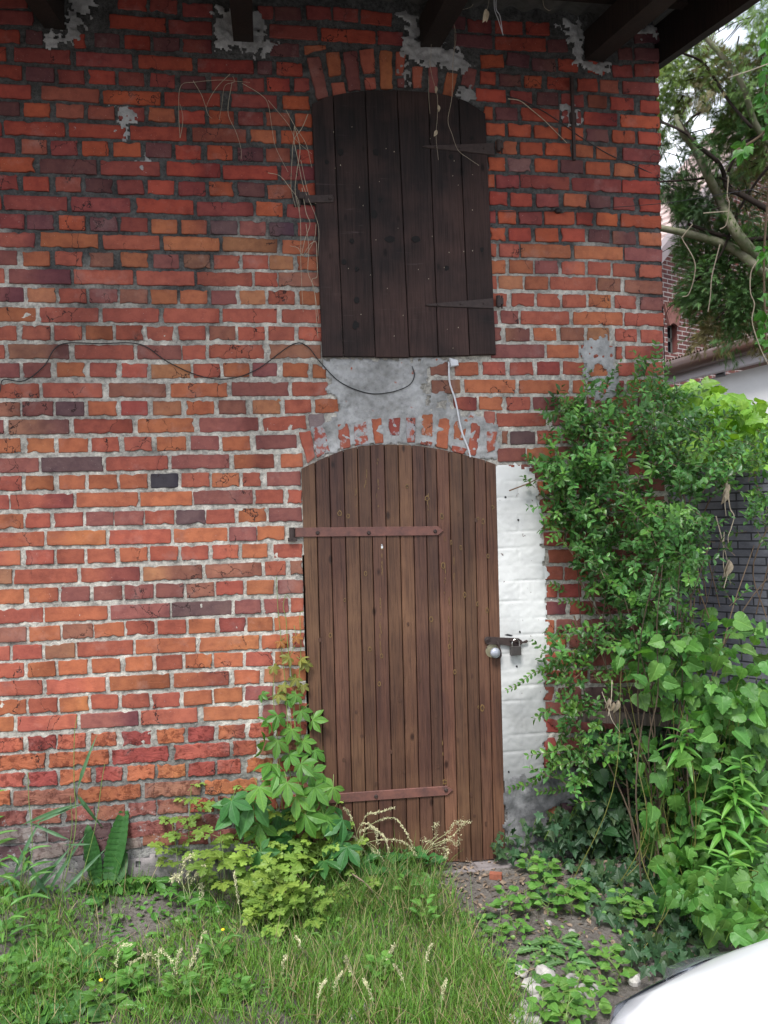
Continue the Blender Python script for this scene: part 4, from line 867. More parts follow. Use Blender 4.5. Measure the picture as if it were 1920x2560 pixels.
def shoot(pts, ls, base, near=.1, pitch=.022):
    P = smooth_path([surf(*DD(x, y), near) for x, y in pts], 5); tube(sb_, P, .0018, .0008, 4, (.8, 1, .6))
    L = np.concatenate([[0], np.cumsum(np.linalg.norm(np.diff(P, axis=0), axis=1))]); s = np.arange(.02, L[-1], pitch)
    for k, t in enumerate(s):
        p = np.array([np.interp(t, L, P[:, i]) for i in range(3)]); d = nrm(np.array([np.interp(min(t+.01, L[-1]), L, P[:, i]) for i in range(3)])-p+1e-5)
        sd_ = nrm(np.cross(d, [rng.normal(0, .4), -1, rng.normal(0, .4)]))
        for q in (-1, 1):
            place(lb, T_PRIV, p, nrm(sd_*q+d*.8+rng.normal(0, .12, 3)), [0, -1, .5]+rng.normal(0, .3, 3), ls*rng.uniform(.8, 1.2)*(1-.4*t/L[-1]), vcol(base, 1, .15, .3))
YG = (.075, .20, .042)
for pts, ls in (([(1400,860),(1412,800),(1418,735)], .045), ([(1350,900),(1372,830),(1385,775)], .045), ([(1260,960),(1290,900),(1320,870)], .05), ([(1250,950),(1225,900),(1218,845)], .045), ([(1300,950),(1262,905),(1250,870)], .045), ([(1330,960),(1335,880),(1342,840)], .04), ([(1380,900),(1395,850),(1400,820)], .04),
                ([(1240,1420),(1190,1440),(1150,1455),(1120,1478),(1092,1492)], .034), ([(1240,1430),(1200,1440),(1170,1452)], .036), ([(1260,1620),(1200,1650),(1150,1690),(1095,1705)], .04), ([(1280,1650),(1230,1700),(1160,1710)], .036), ([(1220,1020),(1180,1000),(1135,988)], .034), ([(1215,1010),(1180,1020),(1150,1015)], .034), ([(1240,1380),(1200,1375),(1180,1382)], .03), ([(1225,1280),(1200,1265),(1188,1260)], .034), ([(1290,1330),(1240,1300),(1205,1300)], .03), ([(1430,850),(1432,800),(1425,760)], .04), ([(1470,900),(1480,860),(1465,840)], .04)):
    shoot(pts, ls, YG, rng.uniform(.03, .12))
# woody stems from the ground up
for k in range(20):
    gx_, gy_ = rng.uniform(1.5, 2.05), rng.uniform(-.45, -.12)
    P = [np.array([gx_, gy_, gz(gx_, gy_)-.02])]; d = nrm(np.array([rng.normal(.0, .10), rng.normal(0, .08), 1.]))
    for j in range(7): d = nrm(d+rng.normal(0, .13, 3)*[1, .6, .5]); P.append(P[-1]+d*rng.uniform(.2, .3))
    P = [p for p in P if p[2] < 1.5 and p[0] > 1.42]
    if len(P) < 3: continue
    P = smooth_path(P, 4); P[:, 1] = np.minimum(P[:, 1], -.03) if gx_ < 1.9 else P[:, 1]
    tube(sb_, P, rng.uniform(.003, .006), .002, 5, np.array([1, 1, 1])*rng.uniform(.45, 1))
for pts in (([(1250,1250),(1290,1320),(1360,1390),(1440,1450)]), ([(1270,1230),(1310,1300),(1330,1380)]), ([(1225,1480),(1290,1420),(1330,1350)]), ([(1500,1290),(1490,1450),(1510,1600)]), ([(1320,1000),(1350,1120),(1345,1200),(1370,1290)]), ([(1480,1210),(1530,1330),(1560,1450)]), ([(1240,1330),(1270,1420),(1310,1480),(1340,1600)]), ([(1215,1455),(1240,1500),(1230,1600)]), ([(1100,1060),(1150,1040),(1200,1010)]), ([(1290,1600),(1320,1500),(1330,1420)])):
    tube(sb_, smooth_path([surf(*DD(x, y), .12) for x, y in pts]), .0035, .0018, 5, (1.1, 1, .9))
SHR = empty('privet_shrub', (1.6, -.35, 0), label='large small-leaved privet shrub growing against the brick corner right of the door', cat='shrub')
def attach(o, p): o.parent = p; o.matrix_parent_inverse = Matrix.Translation(p.location).inverted(); return o
attach(lb.build('foliage', LFS), SHR); attach(sb_.build('stems', TWIG), SHR)
# ------------------------------------------------------------------ broad leaf climbers
def climber(name, loc, label, cat, regs, tp, base, smin, smax, mat=LF, near=(.05, .5), back=0., v=.2, yl=.2, stems=12, upb=(0, -.55, .75), jit=.35, droopdir=(0, -.35, -.6)):
    lb, sb_ = B(), B()
    for poly, n in regs:
        pts = rp(poly, n); P = np.array([surf(x, y, rng.uniform(*near), back) for x, y in pts])
        up_ = rdir(n, upb, jit); dr = rng.normal(0, .55, (n, 3))+np.array(droopdir)
        sz = rng.uniform(smin, smax, n); t = tp[rng.integers(len(tp))] if False else None
        for k, T in enumerate(tp):
            s = slice(k, n, len(tp)); m = len(P[s])
            if m: place(lb, T, P[s], dr[s], up_[s], sz[s], vcol(base, m, v, yl), wx=rng.uniform(.9, 1.2, m))
        for p, d_, s_ in list(zip(P, dr, sz))[::2]:
            e = p-np.array([rng.normal(0, .02), -.04, .05+rng.uniform(0, .05)]); tube(sb_, [e, (e+p)/2+[0, 0, .01], p], .0013, .0009, 3, (1, 1.1, .7))
    lo = np.array([surf(*DD(*rp(r[0], 1, lambda a, c: (a, c))[0]), near[1]*.7, back) for r in regs for _ in range(stems)])
    for p in (lo if stems else []):
        g = np.array([p[0]+rng.normal(0, .15), p[1]+rng.normal(0, .08), 0]); g[2] = gz(g[0], g[1])
        tube(sb_, smooth_path([g, (g+p)/2+rng.normal(0, .06, 3), p], 5), .0022, .0013, 4, (.8, .55, .45))
    o = empty(name, loc, label=label, cat=cat); attach(lb.build('foliage', mat), o); attach(sb_.build('stems', GSTEM), o); return o
climber('hop_vine', (1.7, -.7, 0), 'broad-leaved green climber tumbling over the lower right of the shrub', 'climbing plant',
        [([(1310,1400),(1400,1370),(1560,1330),(1659,1340),(1659,1540),(1480,1560),(1380,1500)], 210), ([(1480,1480),(1659,1480),(1659,1700),(1560,1760),(1500,1650)], 290), ([(1500,1700),(1659,1680),(1659,2020),(1560,2010),(1420,1930),(1430,1800)], 460), ([(1360,1600),(1500,1620),(1510,1850),(1400,1840)], 75)],
        [T_HEART, T_HOP, T_HEART], C_HOP, .038, .092, near=(.05, .6), v=.32, yl=.3, jit=.42, upb=(-.1, -.85, .55), droopdir=(0, -.15, -.45))
def whorled(name, specs, label):
    e = empty(name, tuple(Gd(*DD(specs[0][0], 2000))), label=label, cat='plant'); lb, sb_ = B(), B()
    for x, y, near, s_, n in specs:
        c = surf(*DD(x, y), near); g = np.array([c[0]+rng.normal(0, .06), min(-.05, c[1]+.1), 0.]); tube(sb_, smooth_path([g, (g+c)/2+rng.normal(0, .02, 3), c], 4), .0035, .002, 5)
        for k in range(n):
            a = k*2.4; t = k/n; q = c-np.array([0, 0, .10*t]); d = np.array([cos(a), sin(a)*.8-.2, .75-1.0*t]); place(lb, T_LANC, q, d, [0, -.3, 1], s_*rng.uniform(.7, 1.1)*(.6+.5*t), vcol((.085, .26, .045), 1, .15, .3), wx=1.1)
    attach(lb.build('leaves', LF), e); attach(sb_.build('stem', GSTEM), e)
whorled('balsam_plant', [(1472, 1580, .50, .13, 16)], 'bright plant with a star of long pointed leaves standing under the grey rail')
whorled('balsam_plant', [(1585, 1690, .60, .13, 16), (1560, 1760, .6, .13, 16), (1620, 1720, .6, .12, 14), (1600, 1640, .6, .10, 12)], 'leggy plants with long narrow leaves crowding the right edge above the car')
whorled('balsam_plant', [(1575, 1850, .62, .13, 18), (1620, 1800, .6, .12, 14), (1550, 1880, .6, .10, 12)], 'low plant with narrow leaves in a star just above the headlight')
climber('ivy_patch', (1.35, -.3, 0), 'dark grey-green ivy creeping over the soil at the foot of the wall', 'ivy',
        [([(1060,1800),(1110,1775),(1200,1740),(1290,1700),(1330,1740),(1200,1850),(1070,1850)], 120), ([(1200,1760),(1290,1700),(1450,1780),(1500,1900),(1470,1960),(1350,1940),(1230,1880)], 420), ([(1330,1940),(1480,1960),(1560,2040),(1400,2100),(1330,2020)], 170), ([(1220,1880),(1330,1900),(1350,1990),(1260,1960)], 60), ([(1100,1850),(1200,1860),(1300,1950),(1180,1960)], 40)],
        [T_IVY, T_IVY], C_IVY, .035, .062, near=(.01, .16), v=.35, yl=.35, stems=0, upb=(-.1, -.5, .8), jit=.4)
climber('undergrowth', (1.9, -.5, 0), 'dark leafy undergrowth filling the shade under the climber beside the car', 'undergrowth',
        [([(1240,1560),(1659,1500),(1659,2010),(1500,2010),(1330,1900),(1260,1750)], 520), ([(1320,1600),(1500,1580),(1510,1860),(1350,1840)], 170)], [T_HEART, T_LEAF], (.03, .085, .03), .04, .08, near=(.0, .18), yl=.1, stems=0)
# bright vine beyond the corner on the garden wall
def farleaves(regs, tp, base, smin, smax, d0, d1, upb=(0, -.6, .7), v=.2, yl=.25):
    lb = B()
    for poly, n in regs:
        P = np.array([AT(x, y, rng.uniform(d0, d1)) for x, y in rp(poly, n)])
        for k, T in enumerate(tp):
            s = slice(k, n, len(tp)); m = len(P[s]); place(lb, T, P[s], rng.normal(0, .6, (m, 3))+[0, 0, -.4], rdir(m, upb, .45), rng.uniform(smin, smax, m), vcol(base, m, v, yl))
    return lb
gv = empty('grapevine', (3.4, 1.6, 1.9), label='bright yellow-green vine draped along the top of the dark garden wall', cat='climbing plant')
lb = farleaves([([(1430,870),(1450,834),(1515,826),(1560,852),(1659,870),(1659,1010),(1560,985),(1430,960)], 620)], [T_GRAPE, T_HOP], C_VINE, .06, .115, 5.0, 6.3)
attach(lb.build('foliage', LF), gv)
sb_ = B()
for k in range(7):
    a = AT(*DD(rng.uniform(1430, 1650), rng.uniform(920, 960)), 5.8); tube(sb_, smooth_path([a, a+rng.normal(0, .08, 3)+[0, 0, -.3], a+rng.normal(0, .1, 3)+[0, 0, -.7], a+[0, 0, -1.2]], 5), .006, .004, 5)
attach(sb_.build('stems', TWIG), gv)
# ------------------------------------------------------------------ virginia creeper left of the door
lb, sb_ = B(), B()
spots = []
for (x, y, s, c) in [(605,1385,.05,0),(640,1375,.045,0),(625,1420,.06,1),(650,1425,.055,1),(660,1432,.055,1),(590,1440,.05,1),(640,1465,.06,1),(600,1500,.06,1),(565,1500,.05,2),(640,1500,.065,2),(610,1480,.05,1),(655,1480,.05,1),(622,1510,.06,2),(650,1535,.08,2),(600,1545,.09,2),(675,1555,.09,2),(580,1560,.08,2),(630,1575,.09,2),(655,1600,.085,2),(600,1600,.10,2),(570,1610,.10,2),(680,1620,.09,2),(625,1630,.10,2),(585,1650,.11,2),(650,1650,.10,2),(600,1670,.10,2),(670,1670,.11,2),(620,1690,.12,2),(560,1700,.13,2),(640,1720,.13,2),(690,1715,.13,2),(720,1700,.10,2),(700,1760,.13,2),(660,1760,.13,2),(740,1770,.13,3),(600,1760,.16,3),(545,1730,.17,3),(520,1745,.17,3),(500,1730,.13,3),(630,1810,.14,3),(720,1820,.14,3),(750,1830,.13,3),(780,1870,.13,3),(830,1880,.12,3),(870,1880,.11,3),(900,1880,.10,3),(560,1780,.13,2),(680,1700,.12,2),(560,1840,.12,3),(800,1910,.12,3),(700,1860,.12,3),(930,1900,.09,2)]:
    px, py = DD(x, y); near = .02+.03*rng.random() if y < 1650 else .06+.18*rng.random()
    P = surf(px, py, near); c = [(.30, .13, .04), (.20, .22, .05), (.085, .23, .04), (.045, .165, .045)][c]
    place(lb, T_PALM, P, [rng.normal(0, .45), -.4, rng.uniform(-.9, .1)], [rng.normal(0, .25), -1, .55+rng.normal(0, .2)], s*.80, vcol(c, 1, .15, .15))
    q = P+np.array([rng.normal(0, .02), .03, rng.uniform(-.01, .06)]); tube(sb_, [q, (q+P)/2, P], .0014, .001, 4)
for pts in ([(640,1800),(625,1650),(618,1500),(610,1420),(606,1370),(600,1310),(597,1245)], [(650,1800),(640,1600),(632,1480),(622,1400),(618,1340),(612,1310),(618,1285),(626,1292)], [(660,1800),(650,1600),(646,1480),(650,1400),(648,1330),(655,1320)], [(610,1750),(600,1600),(590,1500),(596,1440)], [(640,1600),(625,1500),(570,1510)], [(560,1900),(580,1750),(600,1650)], [(740,1900),(720,1800),(690,1700)]):
    tube(sb_, smooth_path([W(*DD(x, y), -.022-.01*(y > 1600)) for x, y in pts]), .0022, .0011, 5)
vc = empty('virginia_creeper', tuple(W(*DD(640, 1900), -.1)), label='five-leaflet creeper climbing the bricks at the left edge of the door', cat='climbing plant')
attach(lb.build('foliage', LF), vc); attach(sb_.build('stems', GSTEM), vc)
# ------------------------------------------------------------------ dead vine strands
def strands(name, lists, label, r=.0013, Y=-.02, mat=DRY, leaves=(), f=lambda x, y: (x, y), par=None):
    b = B()
    for pts in lists:
        P = smooth_path([W(*f(p[0], p[1]), Y+rng.uniform(-.012, .004)) for p in pts], 6); tube(b, P, r*rng.uniform(.8, 1.3), r*.6, 4)
    for (x, y, s) in leaves:
        place(b, T_LEAF, W(*f(x, y), Y-.01), [rng.normal(0, .2), 0, -1], [.5, -1, .2], s, [1., .95, .9])
    return tag(b.build(name, mat), label, 'dead vine')
strands('dead_vine', [[(450, 345), (447, 280), (452, 215), (490, 205), (550, 200), (590, 203), (625, 206)], [(450, 345), (455, 320), (457, 290), (450, 260)], [(575, 185), (545, 215), (525, 245), (515, 270)], [(582, 190), (585, 205), (562, 215), (555, 260), (548, 300)], [(580, 205), (570, 280), (590, 330), (602, 370), (603, 397)], [(483, 202), (505, 240), (520, 285), (530, 296)], [(605, 208), (650, 235), (670, 260), (680, 320), (690, 370), (720, 430)], [(670, 250), (720, 310), (740, 350), (780, 385)]], 'pale dead creeper strands spread over the dark upper bricks left of the shutter')
strands('dead_vine', [[(736, 315), (735, 350), (745, 400), (760, 470), (795, 560), (795, 640)], [(736, 315), (750, 370), (742, 430), (738, 480), (750, 540), (752, 600), (752, 660), (758, 780)], [(670, 432), (700, 440), (725, 470), (745, 500), (750, 545)], [(770, 285), (755, 320), (735, 350), (730, 400), (728, 470), (740, 520)], [(755, 470), (765, 530), (775, 560), (762, 600), (755, 640), (775, 610)], [(790, 560), (785, 600), (760, 640), (745, 620), (725, 615)], [(775, 610), (790, 605), (792, 640), (793, 690), (780, 700), (788, 740), (797, 800)], [(765, 560), (772, 620), (770, 680), (785, 720), (790, 780), (795, 845)], [(715, 275), (740, 320), (765, 360), (780, 420)], [(752, 400), (770, 480), (790, 510)]], 'tangled pale dead vine stems hanging down the left edge of the shutter', .0016, -.03)
strands('dead_vine', [[(1073, 150), (1080, 190), (1090, 225), (1094, 250), (1093, 300), (1090, 340), (1096, 400)], [(1072, 190), (1072, 240), (1075, 285)], [(1130, 40), (1140, 90), (1133, 150), (1130, 240), (1120, 300), (1130, 335), (1145, 375), (1170, 395), (1198, 414)], [(1190, -20), (1180, 15), (1150, 28), (1130, 60)], [(1075, 40), (1078, 110), (1076, 170)], [(1135, 50), (1136, 110), (1131, 170)]], 'thin dry tendrils hanging from the eaves in front of the shutter', .0013, -.045, leaves=((1090, 215, .03), (1095, 262, .03), (1092, 325, .03)))
b = B(); P = smooth_path([W(*p, -.3) for p in [(1224, -30), (1222, 5), (1216, 30)]]); tube(b, P, .001, .001, 4)
place(b, T_LEAF, W(1216, 22, -.3), [-.1, 0, -1], [.8, -1, .2], .055, [1.5, 1.5, 1.5]); place(b, T_LEAF, W(1218, 26, -.3), [-.2, 0, -1], [-.8, -1, .2], .045, [1.4, 1.4, 1.4])
P = smooth_path([W(*p, -.3) for p in [(1355, -20), (1360, 15), (1372, 26), (1378, 24)]]); tube(b, P, .0012, .001, 4)
tag(b.build('withered_leaf', DRY), 'withered pale leaf dangling on a thread from the roof edge', 'dead leaf')
strands('dry_stalk', [[(1270, 247), (1300, 252), (1330, 275), (1360, 300), (1390, 330), (1418, 358)]], 'dry straight stalk stuck diagonally to the bricks right of the shutter', .003, -.016)
strands('dead_vine', [[(1815,1180),(1820,1230),(1825,1270),(1835,1290),(1828,1320),(1820,1345),(1825,1380)], [(1818,1190),(1812,1250),(1815,1290)], [(1810,1330),(1808,1400),(1812,1440)], [(1790,1290),(1808,1360),(1820,1420),(1810,1470)]], 'straw coloured dry vine and shrivelled leaves hanging before the grey wall', .003, -.2, leaves=((1815, 1215, .08), (1818, 1225, .07), (1823, 1210, .06), (1822, 1398, .09), (1826, 1402, .08)))
strands('dead_vine', [[(1505,1730),(1520,1770),(1530,1800),(1550,1830)], [(1530,1700),(1528,1750),(1520,1790)]], 'crumpled dry leaves caught in the shrub above the grey rail', .002, -.45, leaves=((1523, 1745, .05), (1545, 1750, .06), (1535, 1755, .05)))
# ------------------------------------------------------------------ ground
g = B(); xs = np.concatenate([np.linspace(-60, -3.2, 14), np.arange(-3, 4.01, .03), np.linspace(4.4, 60, 16)]); ys = np.concatenate([np.linspace(-40, -3.7, 10), np.arange(-3.5, .06, .03), np.linspace(.3, 80, 24)])
X, Y = np.meshgrid(xs, ys); r = rng.normal(0, 1, X.shape)
for k in range(2):
    for ax in (0, 1): r = (r+np.roll(r, 1, ax)+np.roll(r, -1, ax))/2.2
Z = gz(X, Y)+r*.004*(np.abs(X) < 3.9)
idx = np.arange(X.size).reshape(X.shape); q = np.stack([idx[:-1, :-1], idx[:-1, 1:], idx[1:, 1:], idx[1:, :-1]], -1).reshape(-1, 4)
g.add(np.stack([X, Y, Z], -1).reshape(-1, 3), q)
m = NT('soil', .95, .1); n1 = m.noise(5, 6, .6); n2 = m.noise(60, 7, .75)
c = m.mix(m.ramp(n1, .35, .7), (.215, .195, .18), (.12, .108, .10)); c = m.mix(m.ramp(n2, .45, .7), c, (.07, .058, .05)); c = m.mix(m.ramp(m.noise(160, 3, .6), .64, .68), c, (.30, .26, .21))
m.base(c); m.bump(m.math('ADD', n1, n2), 1., .015)
tag(g.build('ground', m.m, smooth=True), kind='structure')
# litter
b = B(); n = 1500
X = rng.uniform(.45, 2.1, n); Y = -np.abs(rng.normal(0, .5, n)); P = np.stack([X, Y, gz(X, Y)+.006], 1)
place(b, T_LEAF, P, rng.normal(0, 1, (n, 3))*[1, 1, .15], rdir(n, (0, 0, 1), .3), rng.uniform(.010, .030, n), np.array([1., 1, 1])*rng.uniform(.4, 1.3, (n, 1)))
for k in range(420):
    x, y = rng.uniform(.5, 2.1), -abs(rng.normal(0, .5)); a = rng.uniform(0, pi); L = rng.uniform(.03, .12); p = np.array([x, y, gz(x, y)+.008]); d = np.array([cos(a), sin(a), rng.normal(0, .12)])
    tube(b, [p, p+d*L/2+rng.normal(0, .006, 3), p+d*L], .0012, .0008, 3, np.array([.8, .8, .8])*rng.uniform(.5, 1.3))
tag(b.build('leaf_litter', DRYL), 'brown leaf and twig litter scattered over the bare soil', 'leaf litter', kind='stuff')
# grass
def grass(lbl, name, n, fn, hmin, hmax, base, dry=.12, wd=1., kind='stuff'):
    b = B(); x, y = fn(n); P = np.stack([x, y, gz(x, y)], 1); n = len(x)
    h = rng.uniform(hmin, hmax, n)*rng.uniform(.6, 1, n)
    d = rng.normal(0, .38, (n, 3)); d[:, 2] = 1
    up_ = rng.normal(0, 1, (n, 3)); up_[:, 2] = .3
    c = vcol(base, n, .45, .35); dr_ = rng.random(n) < dry; c[dr_] = np.array([.38, .33, .19])*rng.uniform(.7, 1.2, (dr_.sum(), 1))
    place(b, T_BLADE, P, d, up_, h, c, wx=wd*.10/h)
    return tag(b.build(name, GR), lbl, 'grass', kind=kind)
def dist_g(n):
    q = rp([(-20,1860),(300,1900),(480,1900),(560,1940),(950,1900),(1010,1990),(1060,2080),(1120,2160),(1130,2240),(-20,2240)], n)
    G_ = np.array([Gd(x, y) for x, y in q]); x, y = G_[:, 0]+rng.normal(0, .03, n), np.minimum(G_[:, 1], -.03)
    den = .85+.45*np.sin(6*x+2*np.sin(5*y))*np.sin(8*y+1.5*np.sin(7*x))+.5*np.clip((x+.05)/.4, -1, 1)-.35*(x < .1)*np.clip(1+y/.45, 0, 1); k = rng.random(n) < den; return x[k], y[k]
grass('lawn of mixed green grass blades in front of the wall', 'grass', 27000, dist_g, .02, .13, C_GR, .16)
def dist_g2(n): return rng.uniform(-2.6, -.6, n), rng.uniform(-2.6, -.03, n)
grass('rougher grass along the left side of the yard', 'grass', 3500, dist_g2, .08, .2, (.07, .17, .035))
def dist_g3(n):
    x = rng.uniform(-.9, .95, n); return x, rng.uniform(-3.2, -1.0, n)
grass('trodden grass near the viewer', 'grass', 4000, dist_g3, .04, .09, C_GR)
def dist_g4(n):
    q = rp([(560,1900),(760,1850),(900,1900),(960,2000),(850,2010),(600,2000)], n); G_ = np.array([Gd(x, y) for x, y in q]); return G_[:, 0], np.minimum(G_[:, 1], -.03)
grass('taller grass tuft in front of the creeper', 'grass', 1500, dist_g4, .12, .26, (.08, .19, .04), .2)
def dist_g5(n):
    x, y = dist_g(n); return x, y
grass('long wispy grass blades rising above the short lawn', 'grass', 1500, dist_g5, .12, .26, (.12, .25, .06), .3, .8)
# clover-like ground weeds
b = B()
for (poly, n, s, base) in (([(-20,1950),(400,1930),(500,2000),(560,2212),(-20,2212)], 950, .022, (.085, .23, .045)), ([(-20,1990),(500,2000),(560,2212),(-20,2212)], 110, .05, (.075, .22, .045)), ([(500,1990),(1100,2010),(1150,2212),(500,2212)], 600, .018, (.11, .26, .05)), ([(1000,1950),(1400,2000),(1300,2212),(1100,2212)], 240, .02, (.12, .27, .06))):
    q = rp(poly, n); G_ = np.array([Gd(x, y) for x, y in q]); G_[:, 1] = np.minimum(G_[:, 1], -.03); G_[:, 2] = gz(G_[:, 0], G_[:, 1])+rng.uniform(.005, .045, n)
    place(b, T_LEAF, G_, rng.normal(0, 1, (n, 3))*[1, 1, .2], rdir(n, (0, -.2, 1), .35), rng.uniform(.6, 1.5, n)*s, vcol(base, n, .25, .3))
tag(b.build('ground_cover', LFS), 'tiny round-leaved weeds carpeting the soil between grasses', 'ground cover', kind='stuff')
# ------------------------------------------------------------------ individual plants
def rosette(name, px, py, label, cat, tp, n, s0, s1, base, lift=.6, stem=.0, group=None, mat=LF, tiers=1, yl=.2, dshape=None, flower=None, z0=None):
    p = Gd(px, py); x, y = p[0], min(p[1], -.05); o = np.array([x, y, float(gz(x, y))]); e = empty(name, tuple(o), label=label, cat=cat, group=group)
    lb, sb_ = B(), B(); hh = stem
    if stem: tube(sb_, smooth_path([o, o+[rng.normal(0, .01), rng.normal(0, .01), stem/2], o+[rng.normal(0, .02), rng.normal(0, .02), stem]], 4), .0022, .0014, 5)
    for k in range(n):
        t = (k+.5)/n; z = stem*(.25+.75*t) if stem else .004; a = k*2.4+rng.normal(0, .3)
        d = np.array([cos(a), sin(a), lift*rng.uniform(.5, 1.4)]); q = o+[0, 0, z]+nrm(d)*(.01+.02*(stem > 0))
        if stem: tube(sb_, [o+[0, 0, z-.004], q], .001, .001, 3)
        place(lb, tp, q, d, [-.0*d[0], -.25, 1], rng.uniform(s0, s1)*(1-.35*t if stem else 1), vcol(base, 1, .18, yl))
    if flower:
        sphere(sb_, o+[0, 0, stem+.01], .007, 8, (1, 1, .6), col=(1, 1, 1), mi=1)
    attach(lb.build('leaves', mat), e)
    if sb_.n: attach(sb_.build('stem', [GSTEM, m_plain('yellow_petal', (.8, .55, .02), .5)] if flower else GSTEM), e)
    return e
nl = 'young light green nettle-like weed on the bare soil between the door and the car'
for (x, y, st, s) in [(690,600*0+2170,.1,.055)]: pass
for x, y, st, s, n in [(1365,2215,.10,.055,10),(1430,2290,.11,.06,14),(1455,2270,.09,.05,10),(1355,2250,.08,.05,9),(1310,2280,.09,.05,9),(1270,2290,.11,.05,10),(1250,2350,.07,.04,8),(1290,2330,.06,.04,8),(1370,2290,.06,.04,7),(1520,2400,.07,.045,8),(1440,2480,.08,.045,9),(1400,2520,.09,.05,10),(1500,2480,.07,.04,8),(1360,2540,.08,.045,9),(1560,2300,.10,.05,10),(1600,2330,.12,.055,11),(1330,2200,.09,.05,9),(1480,2540,.09,.045,9),(1420,2560,.08,.045,9),(1540,2440,.08,.045,8)]:
    rosette('nettle_seedling', x, y, nl, 'weed', T_HEART, n, s*.8, s*1.15, (.11, .27, .055), .25, st, 'young weeds on the bare soil', LF)
for x, y in [(1190,2300),(1360,2370),(1330,2420),(1420,2400),(1250,2420),(1395,2350)]:
    rosette('sow_thistle', x, y, 'low rosette weed with narrow pointed leaves near the pale stones', 'weed', T_DAND, 9, .06, .1, (.085, .20, .065), .35, 0, 'rosette weeds near the stones')
cl = 'yellow-green celandine with lobed leaves growing under the creeper'
lb_specs = [(500,2170,.42,.085,20),(600,2220,.36,.09,26),(690,2230,.36,.095,28),(740,2220,.40,.09,26),(790,2270,.26,.09,22),(650,2290,.26,.09,26),(850,2230,.28,.08,16),(560,2280,.26,.085,18),(720,2320,.24,.09,26),(640,2340,.18,.08,20),(760,2340,.16,.08,18),(470,2200,.30,.08,18),(880,2260,.18,.07,12),(690,2370,.14,.08,16)]
for x, y, st, s, n in lb_specs:
    x += rng.normal(0, 18); y += rng.normal(0, 14)
    rosette('celandine', x, y, cl, 'plant', T_LOBE, max(7, int(n*.6)), s*.8, s*1.7, np.array(C_CEL)*rng.uniform(.65, 1.1), rng.uniform(.1, .9), st*rng.uniform(.6, 1.3), 'celandines under the creeper', LF, yl=.3)
dk = rosette('dock_plant', 262, 2270, 'dock with two tall dark crinkled upright leaves at the foot of the wall', 'plant', T_LEAF, 3, .12, .14, (.07, .19, .06), .2)
lb = B()
T_DOCK = rows_tpl([(t, .05+.17*sin(pi*min(1, t*1.02))**.7*(1+.03*(-1)**k)) for k, t in enumerate(np.linspace(.14, .95, 24))], .25, .12)
v, t, u = T_DOCK; v = v.copy(); v[1:-1, 2] += .018*np.repeat([(-1)**k for k in range(24)], 3); T_DOCK = (v, t, u)
o = np.array(dk.location)
place(lb, T_DOCK, o+[-.02, 0, .02], [-.16, .02, 1], [.15, -1, .1], .27, [.035, .115, .028], wx=.55); place(lb, T_DOCK, o+[.02, 0, .02], [.20, .05, 1], [-.1, -1, .15], .34, [.04, .13, .03], wx=.55)
place(lb, T_LEAF, o+[.02, -.01, .03], [.45, .1, 1], [-.1, -1, .2], .16, [.05, .13, .04])
attach(lb.build('crinkled_leaves', m_leaf('dock_leaf', .2, .35, .25, 0.), None, True), dk)
rosette('burdock_leaf', 95, 2420, 'large round flat leaf lying low at the left edge of the grass', 'plant', fan_tpl([(0, .03), (.2, -.02), (.38, .08), (.5, .28), (.52, .5), (.44, .74), (.28, .92), (0, 1.0)], (0, .45), .08, .15), 2, .13, .17, (.11, .26, .07), .3)
for x, y in [(190,2440),(30,2540),(210,2545),(100,2545)]:
    rosette('plantain', x, y, 'broad-leaved plantain low in the grass at the bottom left', 'plant', T_LEAF, 6, .07, .12, (.065, .19, .055), .5, 0, 'plantains in the grass')
for x, y, fl in [(390,2480,0),(450,2540,0),(60,2500,0),(120,2400,0),(480,2480,0),(20,2530,0),(290,2440,0),(700,2520,0),(950,2460,0),(1060,2330,0),(1020,2280,0),(590,2530,0),(330,2495,0),(560,2420,1),(540,2440,0),(150,2500,0),(20,2460,0),(255,2545,1),(660,2400,0),(820,2400,0)]:
    rosette('leafy_weed', x, y, 'leafy weed with a small yellow flower in the grass' if fl else 'bright green leafy weed standing in the grass', 'weed', random.choice([T_LEAF, T_LANC, T_HEART]), random.choice([8, 12, 14]), .03, rng.uniform(.045, .085), np.array((.10, .26, .05))*rng.uniform(.7, 1.1), .6, rng.uniform(.05, .14), 'leafy weeds in the grass', flower=fl)
for x, y, n, st in [(20,2230,16,.45),(60,2330,14,.25),(10,2420,12,.22)]:
    rosette('leafy_weed', x, y, 'taller leafy weed with narrow leaves at the left edge by the wall', 'weed', T_LANC, n, .09, .13, (.09, .25, .055), .8, st, 'tall weeds at the left edge')
for x, y, s in [(355,2180,.09),(400,2170,.10),(300,2230,.06),(320,2260,.06),(640,2100,.10),(520,2300,.09),(430,2290,.06),(900,2180,.09),(1010,2170,.07),(1060,2190,.06),(330,2480,.08)]:
    rosette('creeper_seedling', x, y, 'small five-leaflet creeper shoot low in front of the wall base', 'plant', T_PALM, 3, s*.8, s*1.1, (.085, .24, .045), .3, .07, 'creeper shoots along the wall')
for x, y, s in [(900,2210,.10),(960,2200,.11),(1020,2190,.10),(1060,2200,.09),(990,2230,.08)]:
    rosette('shade_weed', x, y, 'dark green broad leaves sprouting just in front of the door foot', 'weed', T_LEAF, 8, s*.8, s*1.2, (.05, .18, .05), .6, .08, 'leafy weeds at the door foot')
